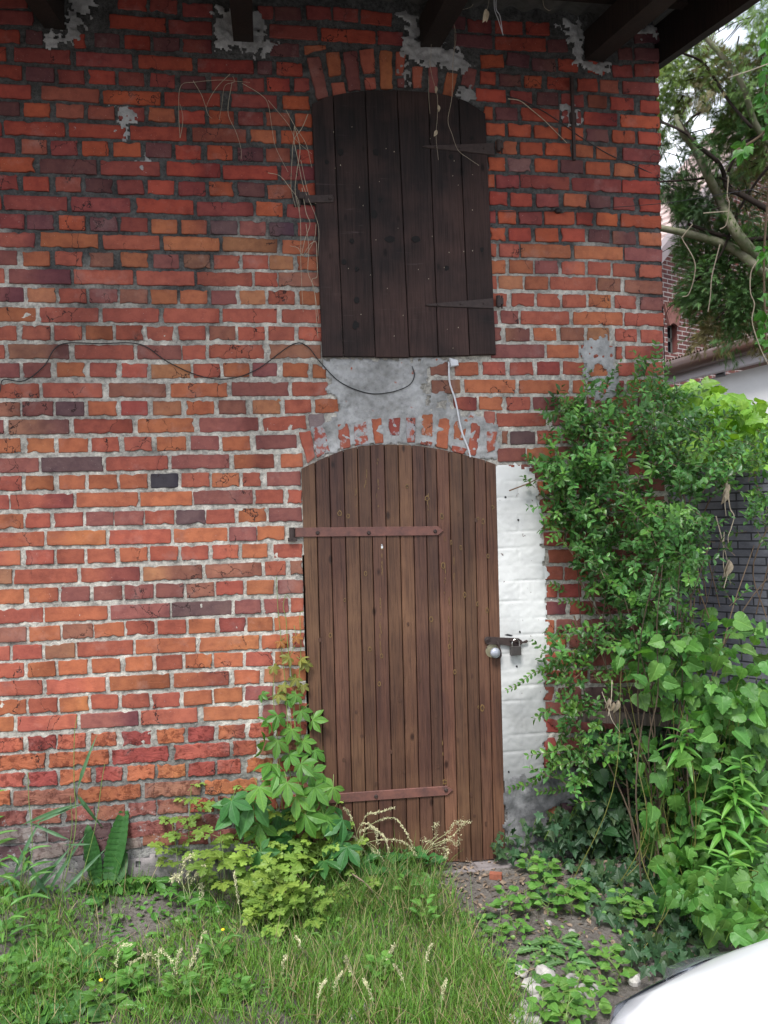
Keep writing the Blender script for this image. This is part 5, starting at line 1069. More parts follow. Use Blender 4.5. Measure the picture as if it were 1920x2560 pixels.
# seeding grasses
def seedgrass(name, pts, label, group=None, ncol=(.50, .47, .32), sp=.008, spread=1):
    b = B()
    for base, path in pts:
        bp = Gd(*base); bp[1] = min(bp[1], -.06); bp[2] = gz(bp[0], bp[1]); yy = bp[1]
        P = smooth_path([bp]+[W(x, y, yy+rng.normal(0, .02)) for x, y in path], 6); tube(b, P, .0011, .0006, 4, (.9, 1, .6))
        k = int(len(P)*.45); Q = P[k:]
        for j in range(len(Q)-1):
            for t in np.linspace(0, 1, 5, endpoint=False):
                p = Q[j]*(1-t)+Q[j+1]*t; d = nrm(Q[j+1]-Q[j]+1e-6)
                for _ in range(2):
                    place(b, T_PRIV, p+rng.normal(0, .002*spread, 3), d+rng.normal(0, .5, 3), rng.normal(0, 1, 3), sp*rng.uniform(.8, 1.5), np.array([1.15, 1.1, .85])*rng.uniform(.8, 1.15), wx=.7)
    return tag(b.build(name, SEED), label, 'grass', group)
fb = [(900, 2190), (890, 2200), (910, 2195)]
seedgrass('seeding_grass', [(fb[i % 3], p) for i, p in enumerate([[(905,2100),(930,2060),(985,2045),(1020,2090),(1045,2150)],[(900,2090),(915,2040),(950,2030),(985,2020)],[(890,2080),(880,2050),(870,2030),(860,2020)],[(900,2100),(940,2080),(965,2100),(975,2165)],[(905,2120),(950,2100),(1010,2105),(1040,2140)],[(895,2110),(920,2110),(950,2150),(970,2200)],[(890,2110),(880,2090),(900,2110),(930,2170)],[(900,2110),(900,2080),(930,2070),(960,2090)],[(885,2120),(870,2110),(880,2160),(885,2200)],[(900,2100),(935,2130),(965,2160),(970,2230)],[(890,2100),(905,2060),(935,2070),(945,2110)],[(905,2110),(940,2120),(960,2170),(1000,2230),(1050,2240)]])], 'pale seeding grass arching in front of the lower door')
seedgrass('seeding_grass', [((1050, 2200), p) for p in [[(1055,2120),(1060,2100),(1085,2110),(1100,2130)],[(1065,2130),(1100,2110),(1130,2090),(1165,2055)],[(1060,2120),(1090,2090),(1085,2065),(1095,2060)],[(1070,2130),(1110,2120),(1120,2130),(1112,2145)],[(1070,2120),(1120,2080),(1140,2055),(1175,2055)],[(1075,2120),(1120,2100),(1140,2110),(1150,2095)]]], 'fine airy grass panicle standing before the lowest door boards', spread=3, sp=.006)
seedgrass('seeding_grass', [((470, 2290), p) for p in [[(460,2230),(455,2180),(465,2150),(480,2140)],[(465,2240),(480,2200),(500,2180),(505,2190)],[(470,2240),(450,2200),(440,2190),(430,2200)],[(475,2240),(470,2190),(490,2160),(510,2165)],[(480,2230),(500,2210),(505,2240),(500,2260)]]], 'pale feathery grass heads at the wall left of the celandine', spread=2.5)
seedgrass('seeding_grass', [((280+i*37+random.uniform(-12, 12), 2500+random.uniform(-40, 40)), [(290+i*36, 2440+random.uniform(-30, 20)), (300+i*34+random.uniform(-20, 20), 2390+random.uniform(-30, 30)), (318+i*34+random.uniform(-30, 30), 2385+random.uniform(-30, 30))]) for i in range(6)]+[((600, 2350), [(600, 2280), (590, 2220), (585, 2180)]), ((510, 2420), [(500, 2380), (505, 2340), (515, 2330)])], 'whitish nodding grass heads in the lower left lawn', spread=1.5, sp=.006)
seedgrass('seeding_grass', [((x, y), [(x+3, y-50), (x+dx, y-90), (x+dx*2, y-110)]) for x, y, dx in [(700,2500,8),(760,2450,-10),(830,2540,12),(880,2500,-8),(960,2470,14),(1010,2520,-12),(1060,2470,10),(1100,2560,8),(930,2560,-10),(790,2560,12)]], 'scattered grass seed heads standing in the middle of the lawn', spread=1.2, sp=.0065)
# tall stalks at the left
b = B(); gl = B()
for base, path, w_ in [((190, 2220), [(188, 2080), (185, 1950), (186, 1840), (193, 1790)], 1), ((90, 2250), [(80, 2130), (72, 2000), (70, 1930)], .8), ((215, 2240), [(235, 2080), (255, 1950), (262, 1910)], .8), ((180, 2230), [(178, 2090), (176, 1990)], .7)]:
    bp = Gd(*base); bp[1] = -.12; bp[2] = gz(bp[0], bp[1]); P = smooth_path([bp]+[W(x, y, -.12) for x, y in path]); tube(b, P, .0022*w_, .0012, 5)
for x, y, dx, dz, L in [(193,1975,.3,1,.22),(195,1985,.5,-.8,.16),(230,2110,-1,.1,.12),(190,1985,.55,-.9,.2),(85,2060,1,.45,.2),(90,2160,-.7,-.3,.2),(175,2100,-.8,.4,.2),(120,2230,.6,1,.25),(60,2260,.7,.9,.28),(130,2250,-.6,1,.25),(30,2200,.4,1,.25),(150,2240,.9,.9,.24),(70,2300,-.5,1,.22),(20,2300,.8,.8,.25),(190,2010,-1,-.25,.25)]:
    place(gl, T_BLADE, W(x, y, -.13), [dx, rng.normal(0, .1), dz], [0, -1, .4], L, [.07, .17, .075], wx=2.2)
tg = empty('tall_grass', tuple(Gd(190, 2225)), label='tall bluish grass stalks standing against the bricks at the far left', cat='grass')
attach(b.build('stalks', GSTEM), tg); attach(gl.build('blades', GR), tg)
strands('fallen_stalk', [[(880,2185),(920,2215),(980,2290),(1020,2320),(1080,2340),(1120,2352)]], 'reddish dry stalk fallen across the grass in front of the door', .003, -.35, DRYL)
strands('fallen_stalk', [[(90,2455),(200,2430),(280,2370),(340,2330)]], 'long thin brown stalk lying across the left grass', .002, -.55, DRYL)
# stones
sl_ = 'pale grey rubble stone half buried between the grass and the weeds'
for x, y, r_, sc in [(1362,2435,.035,1),(1320,2462,.025,1),(1335,2475,.028,1),(1472,2475,.04,1),(1345,2495,.02,.7),(1405,2500,.02,.7),(1310,2545,.03,1),(1335,2550,.028,1),(1290,2555,.028,1),(1315,2515,.026,.8),(1370,2530,.015,.8),(1585,2440,.028,1),(1372,2310,.016,1),(1430,2445,.03,.5),(1250,2270,.013,1),(880,2550,.03,.5),(910,2530,.03,.5),(1430,2330,.012,1),(1300,2430,.03,.4)]:
    p = Gd(x, y); b = B(); a = rng.uniform(0, pi); R_ = np.array([[cos(a), -sin(a), 0], [sin(a), cos(a), 0], [0, 0, 1]])
    sphere(b, (0, 0, r_*.3), r_, 10, (1.25, .85, .7*sc), rot=R_, noise=.10, col=np.array([1, 1, 1])*rng.uniform(.8, 1.15))
    o = tag(b.build('rubble_stone', STONE), sl_, 'stone', 'rubble stones in the soil'); o.location = (p[0], p[1], float(gz(p[0], p[1])))
b = B(); box(b, (0, 0, 0), (.055, .03, .025), [[.9, .4, 0], [-.4, .9, 0], [0, 0, 1]]); o = tag(b.build('brick_fragment', m_plain('brick_fragment_clay', (.3, .1, .06), .9, 0, .4)), 'small red brick fragment on the litter beside the door foot', 'brick'); p = Gd(1240, 2205); o.location = (p[0], p[1], float(gz(p[0], p[1]))+.012)
# doorstep
b = B(); P = [W(*p) for p in [(960, 2165), (1150, 2160), (1270, 2150)]]
prism(b, [(.45, -.06), (1.09, -.06), (1.09, .028), (.45, .028)], -.09, .03, .008); tag(b.build('door_sill', m_cement('sill_cement', (.27, .24, .24), (.15, .13, .13)), HOUSE))
# old rail
b = B(); P0, P1 = surf(*DD(1250, 1545), .10), surf(*DD(1659, 1570), .30); P2 = P0+(P1-P0)*1.25
d = nrm(P2-P0); L = np.linalg.norm(P2-P0); ux = d; uz = np.array([0, 0, 1.]); uy = np.cross(uz, ux); Rm = np.stack([ux, nrm(uy), nrm(np.cross(ux, uy))], 1)
box(b, (P0+P2)/2, (L, .035, .05), Rm); 
for t in (.97,): q = P0+(P2-P0)*t; box(b, (q[0], q[1]+.04, q[2]/2), (.05, .05, q[2]+.1))
tag(b.build('wooden_rail', W_GREY), 'weathered grey wooden rail half hidden low inside the shrub', 'rail')
# ------------------------------------------------------------------ background
def nvec(a): return np.array([sin(radians(a)), cos(radians(a)), 0])
# garden wall (dark grey painted bricks)
def brickmat(nm, c1, c2, mo, bw, bh, ms=.012, axis=None):
    m = NT(nm, .85, .2); at = m.n('Attribute', attribute_name='luv'); br = m.n('TexBrick'); m.l(at.outputs['Vector'], br.inputs['Vector'])
    for k, v in (('Color1', c1), ('Color2', c2), ('Mortar', mo)): br.inputs[k].default_value = (*v, 1)
    br.inputs['Scale'].default_value = 1; br.inputs['Mortar Size'].default_value = ms; br.inputs['Brick Width'].default_value = bw; br.inputs['Row Height'].default_value = bh; br.inputs['Mortar Smooth'].default_value = .2
    c = m.mix(m.ramp(m.noise(9, 6, .6), .4, .7), br.outputs[0], m.mix(1., br.outputs[0], (.6, .6, .62), 'MULTIPLY'))
    m.base(c); m.bump(m.math('SUBTRACT', m.noise(40, 4), m.math('MULTIPLY', br.outputs['Fac'], 2.)), .5, .01); return m.m
def wallgrid(b, P0, dirv, L, z0, z1, nrmv, th=.2, mi=0, holes=(), top=None, un=30):
    """brick-mapped wall slab; hole = (s0,s1,z0,z1)"""
    cuts = sorted({0, L, *[h[0] for h in holes], *[h[1] for h in holes]}); zc_ = sorted({z0, z1, *[h[2] for h in holes], *[h[3] for h in holes]})
    for i in range(len(cuts)-1):
        for j in range(len(zc_)-1):
            s0, s1, a, c = cuts[i], cuts[i+1], zc_[j], zc_[j+1]
            if any(s0 >= h[0]-1e-6 and s1 <= h[1]+1e-6 and a >= h[2]-1e-6 and c <= h[3]+1e-6 for h in holes): continue
            V = [P0+dirv*s+np.array([0, 0, z]) for s, z in ((s0, a), (s1, a), (s1, c), (s0, c))]
            b.add(np.array(V), [(0, 1, 2, 3)], None, [(s0, a, 0), (s1, a, 0), (s1, c, 0), (s0, c, 0)], mi)
    V = []
    for k in (0, 1):
        for s, z in ((0, z0), (L, z0), (L, z1), (0, z1)): V.append(P0+dirv*s+np.array([0, 0, z])-nrmv*th*k)
    b.add(np.array(V), [(4, 7, 6, 5), (0, 4, 5, 1), (1, 5, 6, 2), (2, 6, 7, 3), (3, 7, 4, 0)], None, [(0, 0, 0)]*8, mi)
    for h in holes:
        V = []
        for k in (0, .12):
            for s, z in ((h[0], h[2]), (h[1], h[2]), (h[1], h[3]), (h[0], h[3])): V.append(P0+dirv*s+np.array([0, 0, z])-nrmv*k)
        b.add(np.array(V), [(0, 1, 5, 4), (1, 2, 6, 5), (2, 3, 7, 6), (3, 0, 4, 7)], None, [(0, 0, 0), (0, .1, 0), (.1, .1, 0), (.1, 0, 0)]*2, mi)
dG = nvec(-37); nG = np.array([-dG[1], dG[0], 0]); nG = -nG if np.dot(nG, CAM-AT(1780, 1400, 6)) < 0 else nG
A0 = AT(1790, 1400, 6.2); A0[2] = 0
b = B(); P0 = A0-dG*3.2; wallgrid(b, P0, dG, 7., -.1, AT(1790, 1105, 6.2)[2], nG, .18)
tag(b.build('garden_wall', brickmat('grey_painted_brick', (.15, .16, .185), (.19, .20, .225), (.05, .053, .06), .19, .058, .006)), 'dark grey painted brick garden wall behind the shrub', 'wall')
# white outbuilding with brown gutter
A1 = AT(1780, 1400, 9.); A1[2] = 0
def onG(px, py): return PL(px, py, A1, nG)
ug = [onG(1640, 978), onG(2050, 878)]; 
e1, e2 = onG(1600, 990), onG(2100, 866)
wh = empty('white_outbuilding', tuple((A1)), label='low white rendered outbuilding with brown gutter behind the garden wall', cat='building')
b = B(); v = [np.array([e1[0], e1[1], -.1]), np.array([e2[0], e2[1], -.1]), e2, e1]; v2 = [p-nG*3 for p in v]
b.add(np.array(v+v2), [(0, 1, 2, 3), (4, 7, 6, 5), (0, 4, 5, 1), (1, 5, 6, 2), (3, 2, 6, 7), (0, 3, 7, 4)]); attach(b.build('rendered_wall', m_plain('white_render', (.72, .72, .72), .9, 0, .1, 4)), wh)
def onGo(px, py, o): return PL(px, py, A1+nG*o, nG)
b = B(); q = [onGo(1600, 968, .12), onGo(2100, 845, .12)]; d = nrm(q[1]-q[0]); box(b, (q[0]+q[1])/2, (np.linalg.norm(q[1]-q[0]), .1, .09), np.stack([d, nrm(np.cross([0, 0, 1], d)), nrm(np.cross(d, np.cross([0, 0, 1], d)))], 1)); attach(b.build('fascia_board', m_plain('pale_fascia', (.45, .42, .44), .6)), wh)
b = B(); tube(b, [onGo(1600, 945, .22), onGo(2100, 795, .22)], .085, .085, 14); attach(b.build('gutter', m_plain('brown_plastic', (.075, .04, .03), .3, 0, .2), None, True), wh)
b = B(); r0_, r1_ = onGo(1600, 926, .2), onGo(2100, 768, .2); s0_, s1_ = r0_-nG*4+[0, 0, .5], r1_-nG*4+[0, 0, .5]
for k in range(60):
    t0, t1 = k/60, (k+.92)/60; a, c = r0_+(r1_-r0_)*t0, r0_+(r1_-r0_)*t1; e, f_ = s0_+(s1_-s0_)*t0, s0_+(s1_-s0_)*t1; mzz = (a+c)/2+[0, 0, .03]; me_ = (e+f_)/2+[0, 0, .03]
    b.add(np.array([a, mzz, c, f_, me_, e]), [(0, 1, 4, 5), (1, 2, 3, 4)])
b.add(np.array([r0_, r1_, s1_, s0_])-[0, 0, .02], [(0, 1, 2, 3)]); attach(b.build('tiled_roof', m_plain('weathered_tiles', (.20, .13, .11), .85, 0, .4, 12)), wh)
b = B(); vp = [onGo(*p, .02) for p in [(1787, 912), (1812, 908), (1812, 940), (1789, 944)]]; vq = [onGo(*p, .025) for p in [(1791, 918), (1807, 915), (1807, 935), (1792, 938)]]
b.add(np.array(vp+[p-nG*.02 for p in vp]), [(0, 1, 2, 3), (0, 4, 5, 1), (1, 5, 6, 2), (2, 6, 7, 3), (3, 7, 4, 0)]); b.add(np.array(vq), [(0, 1, 2, 3)], (.25, .25, .25)); attach(b.build('wall_vent', m_plain('vent_grey', (.22, .22, .24), .5)), wh)
# brick house with gable
dH = nvec(65); nH = np.array([-dH[1], dH[0], 0]); nH = nH if nH[1] < 0 else -nH
A2 = AT(1700, 900, 13.)
def onH(px, py, o=0): return PL(px, py, A2+nH*o, nH)
def sH(p): return float(np.dot(p-onH(1560, 900), dH))
bh = empty('brick_house', (A2[0], A2[1], 0), label='old dark red brick house with a narrow arched window behind the conifer', cat='building')
b = B(); Pb = onH(1560, 900); Pb[2] = 0
w0, w1, w2, w3 = sH(onH(1669, 850)), sH(onH(1693, 850)), onH(1680, 884)[2], onH(1680, 808)[2]
gable = [onH(1540, 900), onH(1560, 770), onH(1700, 590), onH(1850, 395), onH(2050, 150), onH(2300, 150)]
ridgeL = sH(onH(2300, 500))
wallgrid(b, Pb, dH, ridgeL, -.1, onH(1600, 660)[2], nH, .35, 0, [(w0, w1, w2, w3)])
zt = onH(1600, 660)[2]
V = [Pb+dH*sH(p)+np.array([0, 0, p[2]]) for p in (onH(1650, 650), onH(1700, 588), onH(1850, 393), onH(2050, 140), onH(2300, 140))]; s_l = [sH(p) for p in (onH(1650, 650), onH(1700, 588), onH(1850, 393), onH(2050, 140), onH(2300, 140))]
zl = [onH(1650, 650)[2], onH(1700, 588)[2], onH(1850, 393)[2], onH(2050, 140)[2], onH(2300, 140)[2]]
poly = [(s_l[0], zt), (ridgeL, zt), (s_l[4], zl[4]), (s_l[3], zl[3]), (s_l[2], zl[2]), (s_l[1], zl[1]), (s_l[0], max(zl[0], zt+.01))]
b.add(np.array([Pb+dH*s+np.array([0, 0, z]) for s, z in poly]), [tuple(range(len(poly)))], None, [(s, z, 0) for s, z in poly])
HB = brickmat('old_house_brick', (.165, .058, .050), (.10, .040, .038), (.34, .30, .28), .215, .070, .009)
attach(b.build('house_wall', HB), bh)
b = B()
for (pa, pc) in (((1640, 662), (1860, 382)),):
    a, c = onH(*pa, .12), onH(*pc, .12); c = a+(c-a)*1.9; d = nrm(c-a); up2 = nrm(np.cross(nH, d)); up2 = up2 if up2[2] > 0 else -up2
    box(b, (a+c)/2+up2*.06, (np.linalg.norm(c-a), .16, .16), np.stack([d, nH, up2], 1))
attach(b.build('barge_board', m_plain('grey_mauve_board', (.20, .165, .17), .6)), bh)
b = B(); a, c = onH(1640, 640, .2), onH(1860, 362, .2); c = a+(c-a)*1.9
n_ = 26
for k in range(n_):
    p = a+(c-a)*k/n_; p2 = a+(c-a)*(k+1)/n_; p2 = p2+[0, 0, -.04]; bk = -nH*1.4
    b.add(np.array([p, p2, p2+bk, p+bk]), [(0, 1, 2, 3)]); b.add(np.array([p2, p2+[0, 0, .04], p2+bk+[0, 0, .04], p2+bk]), [(0, 1, 2, 3)])
attach(b.build('house_roof', m_plain('pinkish_tiles', (.45, .34, .32), .8, 0, .3, 8)), bh)
b = B()
def wq(s, z, o): return Pb+dH*s+np.array([0, 0, z])+nH*o
box_ = lambda s0, s1, z0, z1, o, mi: b.add(np.array([wq(s0, z0, o), wq(s1, z0, o), wq(s1, z1, o), wq(s0, z1, o)]), [(0, 1, 2, 3)], None, None, mi)
box_(w0, w1, w2, w3, -.115, 0)
fr = .045
for (s0, s1, z0, z1) in ((w0, w0+fr, w2, w3), (w1-fr, w1, w2, w3), (w0, w1, w2, w2+fr), (w0, w1, w3-fr, w3), (w0, w1, (w2+w3)/2-.03, (w2+w3)/2+.03)): box_(s0, s1, z0, z1, -.09, 1)
attach(b.build('window', [m_plain('dark_glass', (.02, .025, .03), .1, 0, .1, 5, .6, 0), m_plain('window_frame_paint', (.12, .12, .11), .5)]), bh)
b = B()
for k in range(9):
    t = (k-4)/4; s = (w0+w1)/2+t*(w1-w0)*.62; z = w3+.16-.05*t*t; d = nrm(dH*t*.35+np.array([0, 0, 1.])); q = wq(s, z, .015); box(b, q, (.085*.7*(w1-w0)/.5, .05, .34), np.stack([nrm(np.cross(d, nH)), nH, d], 1))
attach(b.build('window_arch', m_plain('arch_brick', (.20, .085, .07), .9, 0, .4, 8)), bh)
# ------------------------------------------------------------------ conifer
TD = 6.3
cf = empty('conifer_tree', tuple(AT(2150, 1500, TD)*[1, 1, 0]), label='big conifer with drooping green sprays and bare grey limbs beyond the corner', cat='tree')
b = B(); bd = B()
base = np.array(cf.location); tr_ = [base, base+[.05, 0, 1.2], AT(2080, 800, TD), AT(2020, 560, TD), AT(2010, 200, TD), AT(2030, -300, TD), AT(2050, -900, TD)]
tube(b, smooth_path(tr_, 6), .17, .07, 10)
sc = TD/F
for pts, r0_, r1_, bb_ in [([(2060, 780), (1980, 715), (1900, 650), (1840, 580), (1800, 500), (1770, 440), (1735, 370), (1705, 330), (1690, 290)], 14, 5, b), ([(2000, 740), (1900, 675), (1830, 620), (1750, 592), (1700, 580), (1600, 560)], 11, 6, b), ([(1950, 590), (1860, 600), (1790, 585), (1720, 560)], 6, 3, bd), ([(1695, 300), (1740, 360), (1790, 400), (1808, 430), (1818, 470), (1860, 490), (1930, 530)], 3, 6, bd), ([(2020, 420), (1900, 330), (1850, 200), (1760, 90), (1700, 20)], 7, 3, b), ([(1820, 430), (1850, 370), (1900, 340)], 3, 4, bd), ([(1640, 455), (1720, 450), (1800, 445), (1830, 470)], 2, 2.5, bd), ([(1880, 320), (1820, 250), (1760, 160), (1700, 130)], 3, 2, bd), ([(1700, 330), (1735, 290), (1780, 270)], 3, 2, bd), ([(1640, 300), (1690, 320), (1740, 350)], 3, 2, bd), ([(1990, 380), (1920, 420), (1850, 520), (1800, 640), (1740, 700)], 3, 2, bd), ([(2020, 640), (1930, 690), (1850, 740), (1790, 800)], 3, 2, bd)]:
    P = smooth_path([AT(x, y, TD-.3+rng.normal(0, .06)) for x, y in pts], 5); tube(bb_, P, r0_*sc, r1_*sc, 8)
for k in range(90):
    x, y = rng.uniform(1640, 1930), rng.uniform(20, 760); a = rng.uniform(0, 2*pi); L = rng.uniform(40, 130)
    P = smooth_path([AT(x, y, TD+rng.normal(0, .3)), AT(x+cos(a)*L*.5+rng.normal(0, 8), y+sin(a)*L*.5, TD), AT(x+cos(a)*L, y+sin(a)*L+15, TD)], 4); tube(bd, P, 1.4*sc, .7*sc, 4)
attach(b.build('trunk', BARK, None, True), cf); attach(bd.build('branches', BARKD, None, True), cf)
lb = B()
for (x, y, r_, n, hue) in [(1690,165,62,330,0),(1655,215,45,200,0),(1735,190,55,300,0),(1790,175,50,220,3),(1745,235,36,110,3),(1660,290,30,120,0),(1640,250,30,80,1),(1680,110,40,100,1),(1730,75,30,50,1),(1880,30,60,260,1),(1830,20,35,80,2),(1905,110,45,160,2),(1870,190,60,300,1),(1820,165,30,80,3),(1900,280,60,320,2),(1850,260,45,180,1),(1860,340,60,320,1),(1810,330,35,110,1),(1900,420,60,320,3),(1830,300,40,120,2),(1780,370,32,110,2),(1700,390,40,130,4),(1655,350,28,80,4),(1745,310,20,40,4),(1660,460,40,200,4),(1710,480,45,220,4),(1760,500,40,200,4),(1670,545,35,130,2),(1700,530,40,170,2),(1790,560,40,150,4),(1840,540,40,130,4),(1740,620,40,110,2),(1700,610,22,60,2),(1870,690,85,700,2),(1800,700,75,520,2),(1745,700,50,240,2),(1715,740,32,110,2),(1790,790,52,260,2),(1850,760,60,300,2),(1770,830,38,130,3),(1880,830,50,140,3),(1905,600,40,120,1),(1860,420,50,200,3),(1760,640,40,140,2),(1920,740,60,240,2),(1980,300,80,300,1),(1990,600,90,300,2),(1960,0,60,200,1)]:
    n = int(n*3); q = rng.normal(0, .5, (n, 3)); P0 = AT(x, y, TD+rng.normal(0, .15)); R = r_*sc
    nc = max(3, n//26); cl_ = rng.normal(0, .5, (nc, 3)); q = cl_[rng.integers(nc, size=n)]+rng.normal(0, .17, (n, 3)); P = P0+q*R*1.25
    qx = 960+F*((P-CAM)@rt)/((P-CAM)@fw); qy = 1280-F*((P-CAM)@up)/((P-CAM)@fw); gap = np.zeros(len(P), bool)
    for (gx0, gy0, ga, gb) in ((1830, 88, 62, 44), (1722, 222, 34, 14), (1762, 312, 40, 30), (1680, 400, 38, 30), (1662, 300, 16, 14), (1668, 660, 30, 200), (1800, 250, 22, 12), (1700, 60, 30, 20)):
        gap |= ((qx-gx0)/ga)**2+((qy-gy0)/gb)**2 < .72+.35*np.sin(qx*.35)*np.sin(qy*.31)
    q, P = q[~gap], P[~gap]; n = len(P)
    if n < 5: continue
    base = np.array([(.24, .34, .10), (.16, .27, .085), (.075, .17, .055), (.20, .17, .09), (.08, .15, .07)][hue])
    dr = nrm(q+rng.normal(0, .4, (n, 3))+[-.3, 0, -.15]); c = vcol(base, n, .35, .15)
    place(lb, T_FROND, P, dr, rng.normal(0, .5, (n, 3))+[0, -.4, .8], rng.uniform(.035, .085, n), c, wx=1.2)
attach(lb.build('crown', FR), cf)
# background mass of trees behind
def tree(x, y, h, w_, col, label, n=2600):
    o = empty('leafy_tree', (x, y, 0), label=label, cat='tree'); b = B(); tube(b, smooth_path([(x, y, -.1), (x+.1, y, h*.4), (x, y, h*.8)], 5), .22, .08, 8)
    for k in range(7): a = k*.9; z = h*(.35+.07*k); tube(b, [(x, y, z), (x+cos(a)*w_*.6, y+sin(a)*w_*.6, z+h*.15)], .07, .02, 5)
    attach(b.build('trunk', BARKD), o); lb = B(); nc = 60; u_ = rdir(nc, (0, 0, 0), 1)*rng.uniform(.35, 1, (nc, 1)); cc = u_*[w_, w_, h*.36]+[x, y, h*.64]
    P = cc[rng.integers(nc, size=n)]+rng.normal(0, .17*w_, (n, 3)); place(lb, T_LEAF, P, rng.normal(0, 1, (n, 3)), rdir(n, (0, -.2, .8), .5), rng.uniform(.14, .26, n), vcol(col, n, .3, .2)); attach(lb.build('crown', LF), o)
# bright creeper leaves at the right picture edge
o = empty('ivy_on_conifer', tuple(AT(1960, 300, 5.6)), label='glossy bright green climber leaves on the conifer at the upper right edge', cat='climbing plant')
lb = farleaves([([(1900,70),(1935,50),(1960,200),(1905,130)], 60), ([(1895,150),(1950,140),(1960,400),(1900,330),(1890,250)], 160), ([(1835,365),(1870,345),(1880,400),(1840,400)], 36), ([(1895,610),(1950,590),(1960,700),(1900,680)], 60), ([(1895,740),(1950,700),(1960,900),(1905,860)], 60)], [T_LEAF, T_HOP], (.07, .26, .04), .06, .12, 5.2, 5.8) if False else None
lb = B()
for poly, n in [([(1915,70),(1945,50),(1980,200),(1912,130)], 60), ([(1908,150),(1960,140),(1980,400),(1915,330),(1905,250)], 130), ([(1835,365),(1865,355),(1868,390),(1842,395)], 20), ([(1900,610),(1950,590),(1960,700),(1905,680)], 50), ([(1900,740),(1950,700),(1960,900),(1905,860)], 50)]:
    P = np.array([AT(x, y, rng.uniform(5.2, 5.8)) for x, y in rp(poly, n, lambda a, c: (a, c))]); place(lb, T_LEAF, P, rng.normal(0, .6, (n, 3))+[0, 0, -.5], rdir(n, (0, -.6, .6), .4), rng.uniform(.04, .08, n), vcol((.055, .19, .035), n))
attach(lb.build('foliage', LF), o)
b = B()
for pts in ([(1930, 60), (1915, 200), (1925, 400), (1910, 640), (1915, 860)], [(1835, 380), (1900, 340), (1930, 300)]): tube(b, smooth_path([AT(x, y, 5.5) for x, y in pts]), .008, .006, 5)
attach(b.build('stems', TWIG), o)
b = B()
for pts in ([(1821, 440), (1818, 490), (1823, 510), (1816, 560), (1800, 573)], [(1758, 533), (1822, 528)], [(1732, 560), (1708, 590), (1707, 600), (1735, 650), (1736, 690), (1722, 735), (1706, 742)], [(1897, 648), (1878, 680), (1876, 730), (1886, 760), (1880, 800), (1890, 840), (1905, 880), (1925, 920)], [(1800, 610), (1780, 690), (1776, 740), (1770, 780)], [(1920, 160), (1880, 175), (1820, 195)]):
    tube(b, smooth_path([AT(x, y, 5.0) for x, y in pts]), .0034, .0028, 5, (.8, .8, .8))
tag(b.build('hanging_bare_vine', DRY), 'pale bare vine stems dangling in front of the conifer', 'dead vine')
# ------------------------------------------------------------------ car (nose towards the wall, seen from beside its front left corner)
CARX, CARY = 1.345, -2.13     # centre x, nose y
car = empty('parked_car', (CARX, CARY-2., 0), label='white parked car, only its bonnet and headlight edge in view', cat='car')
PAINTW = NT('white_car_paint', .22, .5); PAINTW.b.inputs['Base Color'].default_value = (.82, .83, .85, 1); PAINTW.b.inputs['Coat Weight'].default_value = .6; PAINTW = PAINTW.m
def planw(s):   # half width against distance from nose
    return np.interp(s, [0, .011, .023, .062, .111, .18, .27, .45, .75, 1.2, 3.3, 3.9, 4.1], [.22, .42, .52, .625, .72, .845, .90, .91, .89, .89, .88, .80, .55])
def ztop(s): return np.interp(s, [0, .05, .15, .35, .7, 1.05, 4.0, 4.1], [.84, .86, .88, .91, .95, .99, 1.0, .65])
ss = np.concatenate([[0, .011, .023, .04, .062, .08, .12, .16, .22, .28, .36, .45], np.linspace(.55, 4.1, 26)])
V = []; K = 41
for s in ss:
    hw, zt_ = planw(s), ztop(s)
    for k in range(K):
        t = -1+2*k/(K-1); e = np.sign(t)*min(1, abs(t)*1.25) if True else t
        if abs(t) <= .8: x = hw*(t/.8)*.97; z = zt_-.055*abs(t/.8)**3.2
        else: f = (abs(t)-.8)/.2; x = np.sign(t)*hw*(.97+.012*sin(min(1, f*6)*pi)-.13*f); z = (zt_-.055)*(1-f)+.22*f
        V.append((CARX+x, CARY-s, z))
V = np.array(V); idx = np.arange(len(V)).reshape(len(ss), K); q = np.stack([idx[:-1, :-1], idx[:-1, 1:], idx[1:, 1:], idx[1:, :-1]], -1).reshape(-1, 4)
b = B(); b.add(V, q); b.add(V[:K], [tuple(range(K))]); b.add(V[-K:], [tuple(range(K-1, -1, -1))]); attach(b.build('body', PAINTW, None, True), car)
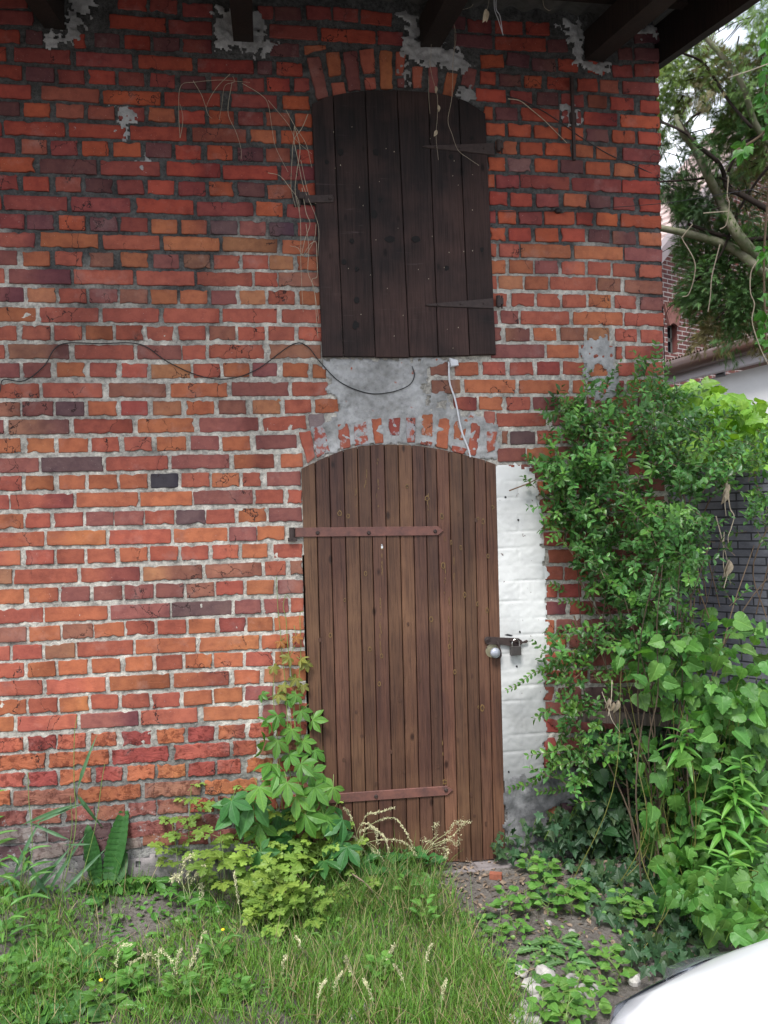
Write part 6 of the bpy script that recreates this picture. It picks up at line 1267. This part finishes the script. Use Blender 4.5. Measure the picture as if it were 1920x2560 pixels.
# cabin
b = B(); gl = B()
cab = [(1.0, .96, .72), (1.75, 1.42, .60), (2.9, 1.44, .60), (3.75, 1.0, .72)]
V = []
for s, z, hw in cab:
    V += [(CARX-hw, CARY-s, z), (CARX+hw, CARY-s, z)]
V += [(CARX-.8, CARY-1.0, .93), (CARX+.8, CARY-1.0, .93), (CARX-.8, CARY-3.75, .95), (CARX+.8, CARY-3.75, .95)]
gl.add(np.array(V), [(0, 1, 3, 2), (4, 5, 7, 6), (0, 2, 4, 6), (1, 7, 5, 3)]); attach(gl.build('windows', m_plain('car_glass', (.02, .025, .03), .05, 0, .1, 5, .7, 0)), car)
box(b, (CARX, CARY-2.32, 1.435), (1.2, 1.2, .05)); attach(b.build('roof', PAINTW), car)
for sx in (-1, 1):
    for s in (.75, 3.25):
        b = B(); c = (CARX+sx*.80, CARY-s, .31); tube(b, [(c[0]-.09, c[1], c[2]), (c[0]+.09, c[1], c[2])], .31, .31, 24); tube(b, [(c[0]-.095, c[1], c[2]), (c[0]+.095, c[1], c[2])], .19, .19, 20, mi=1)
        attach(b.build('wheel', [BLK, ALU]), car)
# headlights wrap the front corners just outside the bonnet edge
HL = NT('headlight_plastic', .08, .6); HL.b.inputs['Base Color'].default_value = (.30, .32, .36, 1); HL.b.inputs['Metallic'].default_value = .6; HL.b.inputs['Coat Weight'].default_value = 1; HL = HL.m
for sx in (-1, 1):
    b = B(); sv = np.linspace(.006, .27, 22); V = []
    for i, s in enumerate(sv):
        hw, zt_ = planw(s), ztop(s); w_ = .5-.5*cos(2*pi*min(1, i/(len(sv)-1))); w_ = max(0.02, w_)**.5*(1-.55*i/(len(sv)-1))
        for k, (o, dz) in enumerate(((-.014, .003), (.005, .000), (.010, -.010), (.004, -.022), (-.02, -.030))):
            V.append((CARX+sx*(hw*.97+o*w_*(1 if s < .12 else .6)), CARY-s+(.03*w_ if s < .1 else 0)*(k > 0), zt_-.055+dz*w_+.004))
    V = np.array(V); idx = np.arange(len(V)).reshape(22, 5); q = np.stack([idx[:-1, :-1], idx[:-1, 1:], idx[1:, 1:], idx[1:, :-1]], -1).reshape(-1, 4); b.add(V, q)
    attach(b.build('headlight', HL, None, True), car)
